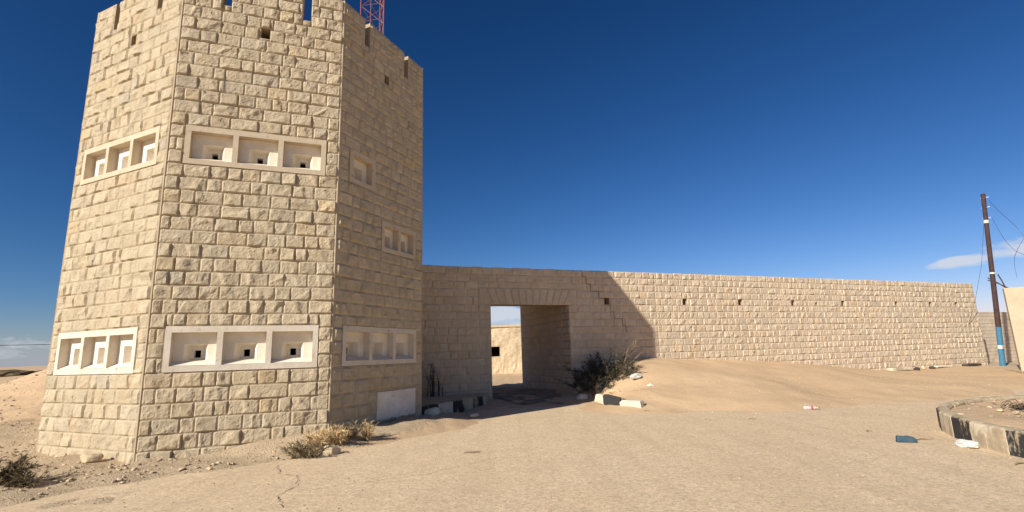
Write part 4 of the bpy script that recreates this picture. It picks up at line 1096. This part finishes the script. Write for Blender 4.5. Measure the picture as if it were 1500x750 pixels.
SUN_AZ, SUN_EL = 223.3, 28.7
sl = bpy.data.lights.new('sun', 'SUN'); so = bpy.data.objects.new('sun', sl); col.objects.link(so)
sl.energy = 4.6; sl.angle = R(.53); sl.color = (1, .94, .84)
a, e = R(SUN_AZ), R(SUN_EL)
dv = mathutils.Vector((-math.sin(a) * math.cos(e), -math.cos(a) * math.cos(e), -math.sin(e)))
so.rotation_euler = dv.to_track_quat('-Z', 'Y').to_euler(); so.location = (-20, -20, 30)

w = bpy.data.worlds.new('World'); sc.world = w; w.use_nodes = True; nt = w.node_tree; N = NT(nt)
bg = nt.nodes['Background']
sky = N.n('ShaderNodeTexSky'); sky.sky_type = 'NISHITA'; sky.sun_disc = False; sky.sun_elevation = e; sky.sun_rotation = a
sky.altitude = 500; sky.air_density = 1.0; sky.dust_density = .3; sky.ozone_density = 3.0
tc = N.n('ShaderNodeTexCoord').outputs['Generated']
sc_ = N.n('ShaderNodeSeparateColor'); nt.links.new(sky.outputs[0], sc_.inputs[0]); cc_ = N.n('ShaderNodeCombineColor')
for i, (g, k) in enumerate(((1.95, .21), (1.45, .425), (1.36, .62))):      # dry, deep blue desert sky
    nt.links.new(N.math('MULTIPLY', N.math('POWER', sc_.outputs[i], g), k), cc_.inputs[i])
# broken low cloud near the horizon, by direction
sx = N.n('ShaderNodeSeparateXYZ'); nt.links.new(tc, sx.inputs[0])
az_ = N.math('ARCTAN2', sx.outputs[0], sx.outputs[1]); el_ = N.math('ARCSINE', sx.outputs[2])
mp = N.n('ShaderNodeMapping'); nt.links.new(tc, mp.inputs[0]); mp.inputs['Scale'].default_value = (1, 1, 3.2)
cn = N.noise(mp.outputs[0], 13, 8, .6, .3); tot = None
for (ca, ce, wa, we, kk) in ((41.6, 6.7, 2.4, .62, 1), (46.5, 7.2, 3.6, .75, 1), (56, 6, 6, 1.2, 1), (-2.0, 4.35, 4.5, 1.25, 1.25), (-9, 3.2, 5, 1.2, 1), (-46, 1.9, 10, 1.2, .70), (-62, 2.5, 12, 1.6, .7), (-30, 1.2, 8, .9, .5), (80, 5, 14, 1.5, .8), (-100, 6, 20, 2.5, .8)):
    da = N.math('DIVIDE', N.math('SUBTRACT', az_, R(ca)), R(wa)); de = N.math('DIVIDE', N.math('SUBTRACT', el_, R(ce)), R(we))
    g = N.math('MULTIPLY', N.math('EXPONENT', N.math('MULTIPLY', N.math('ADD', N.math('MULTIPLY', da, da), N.math('MULTIPLY', de, de)), -1.0)), kk)
    tot = g if tot is None else N.math('MAXIMUM', tot, g)
cl = N.ramp(N.math('ADD', tot, N.math('MULTIPLY', N.math('MULTIPLY', N.math('SUBTRACT', cn, .5), 2.2), N.math('MULTIPLY', tot, 3, True))), [(.42, 0), (.85, .8)])
hz_ = N.math('DIVIDE', el_, R(2.0))
hz_ = N.math('MULTIPLY', N.math('EXPONENT', N.math('MULTIPLY', N.math('MULTIPLY', hz_, hz_), -1.0)), .5)      # pale band of thick air on the horizon
c = N.mix(hz_, cc_.outputs[0], (4.6, 6.2, 8.6))
c = N.mix(cl, c, (9.5, 9.9, 10.8))
nt.links.new(c, bg.inputs['Color']); bg.inputs['Strength'].default_value = .05

vs = sc.view_settings; vs.view_transform = 'Standard'; vs.look = 'None'; vs.gamma = 1; vs.exposure = .52; vs.use_curve_mapping = False
sc.cycles.max_bounces = 6
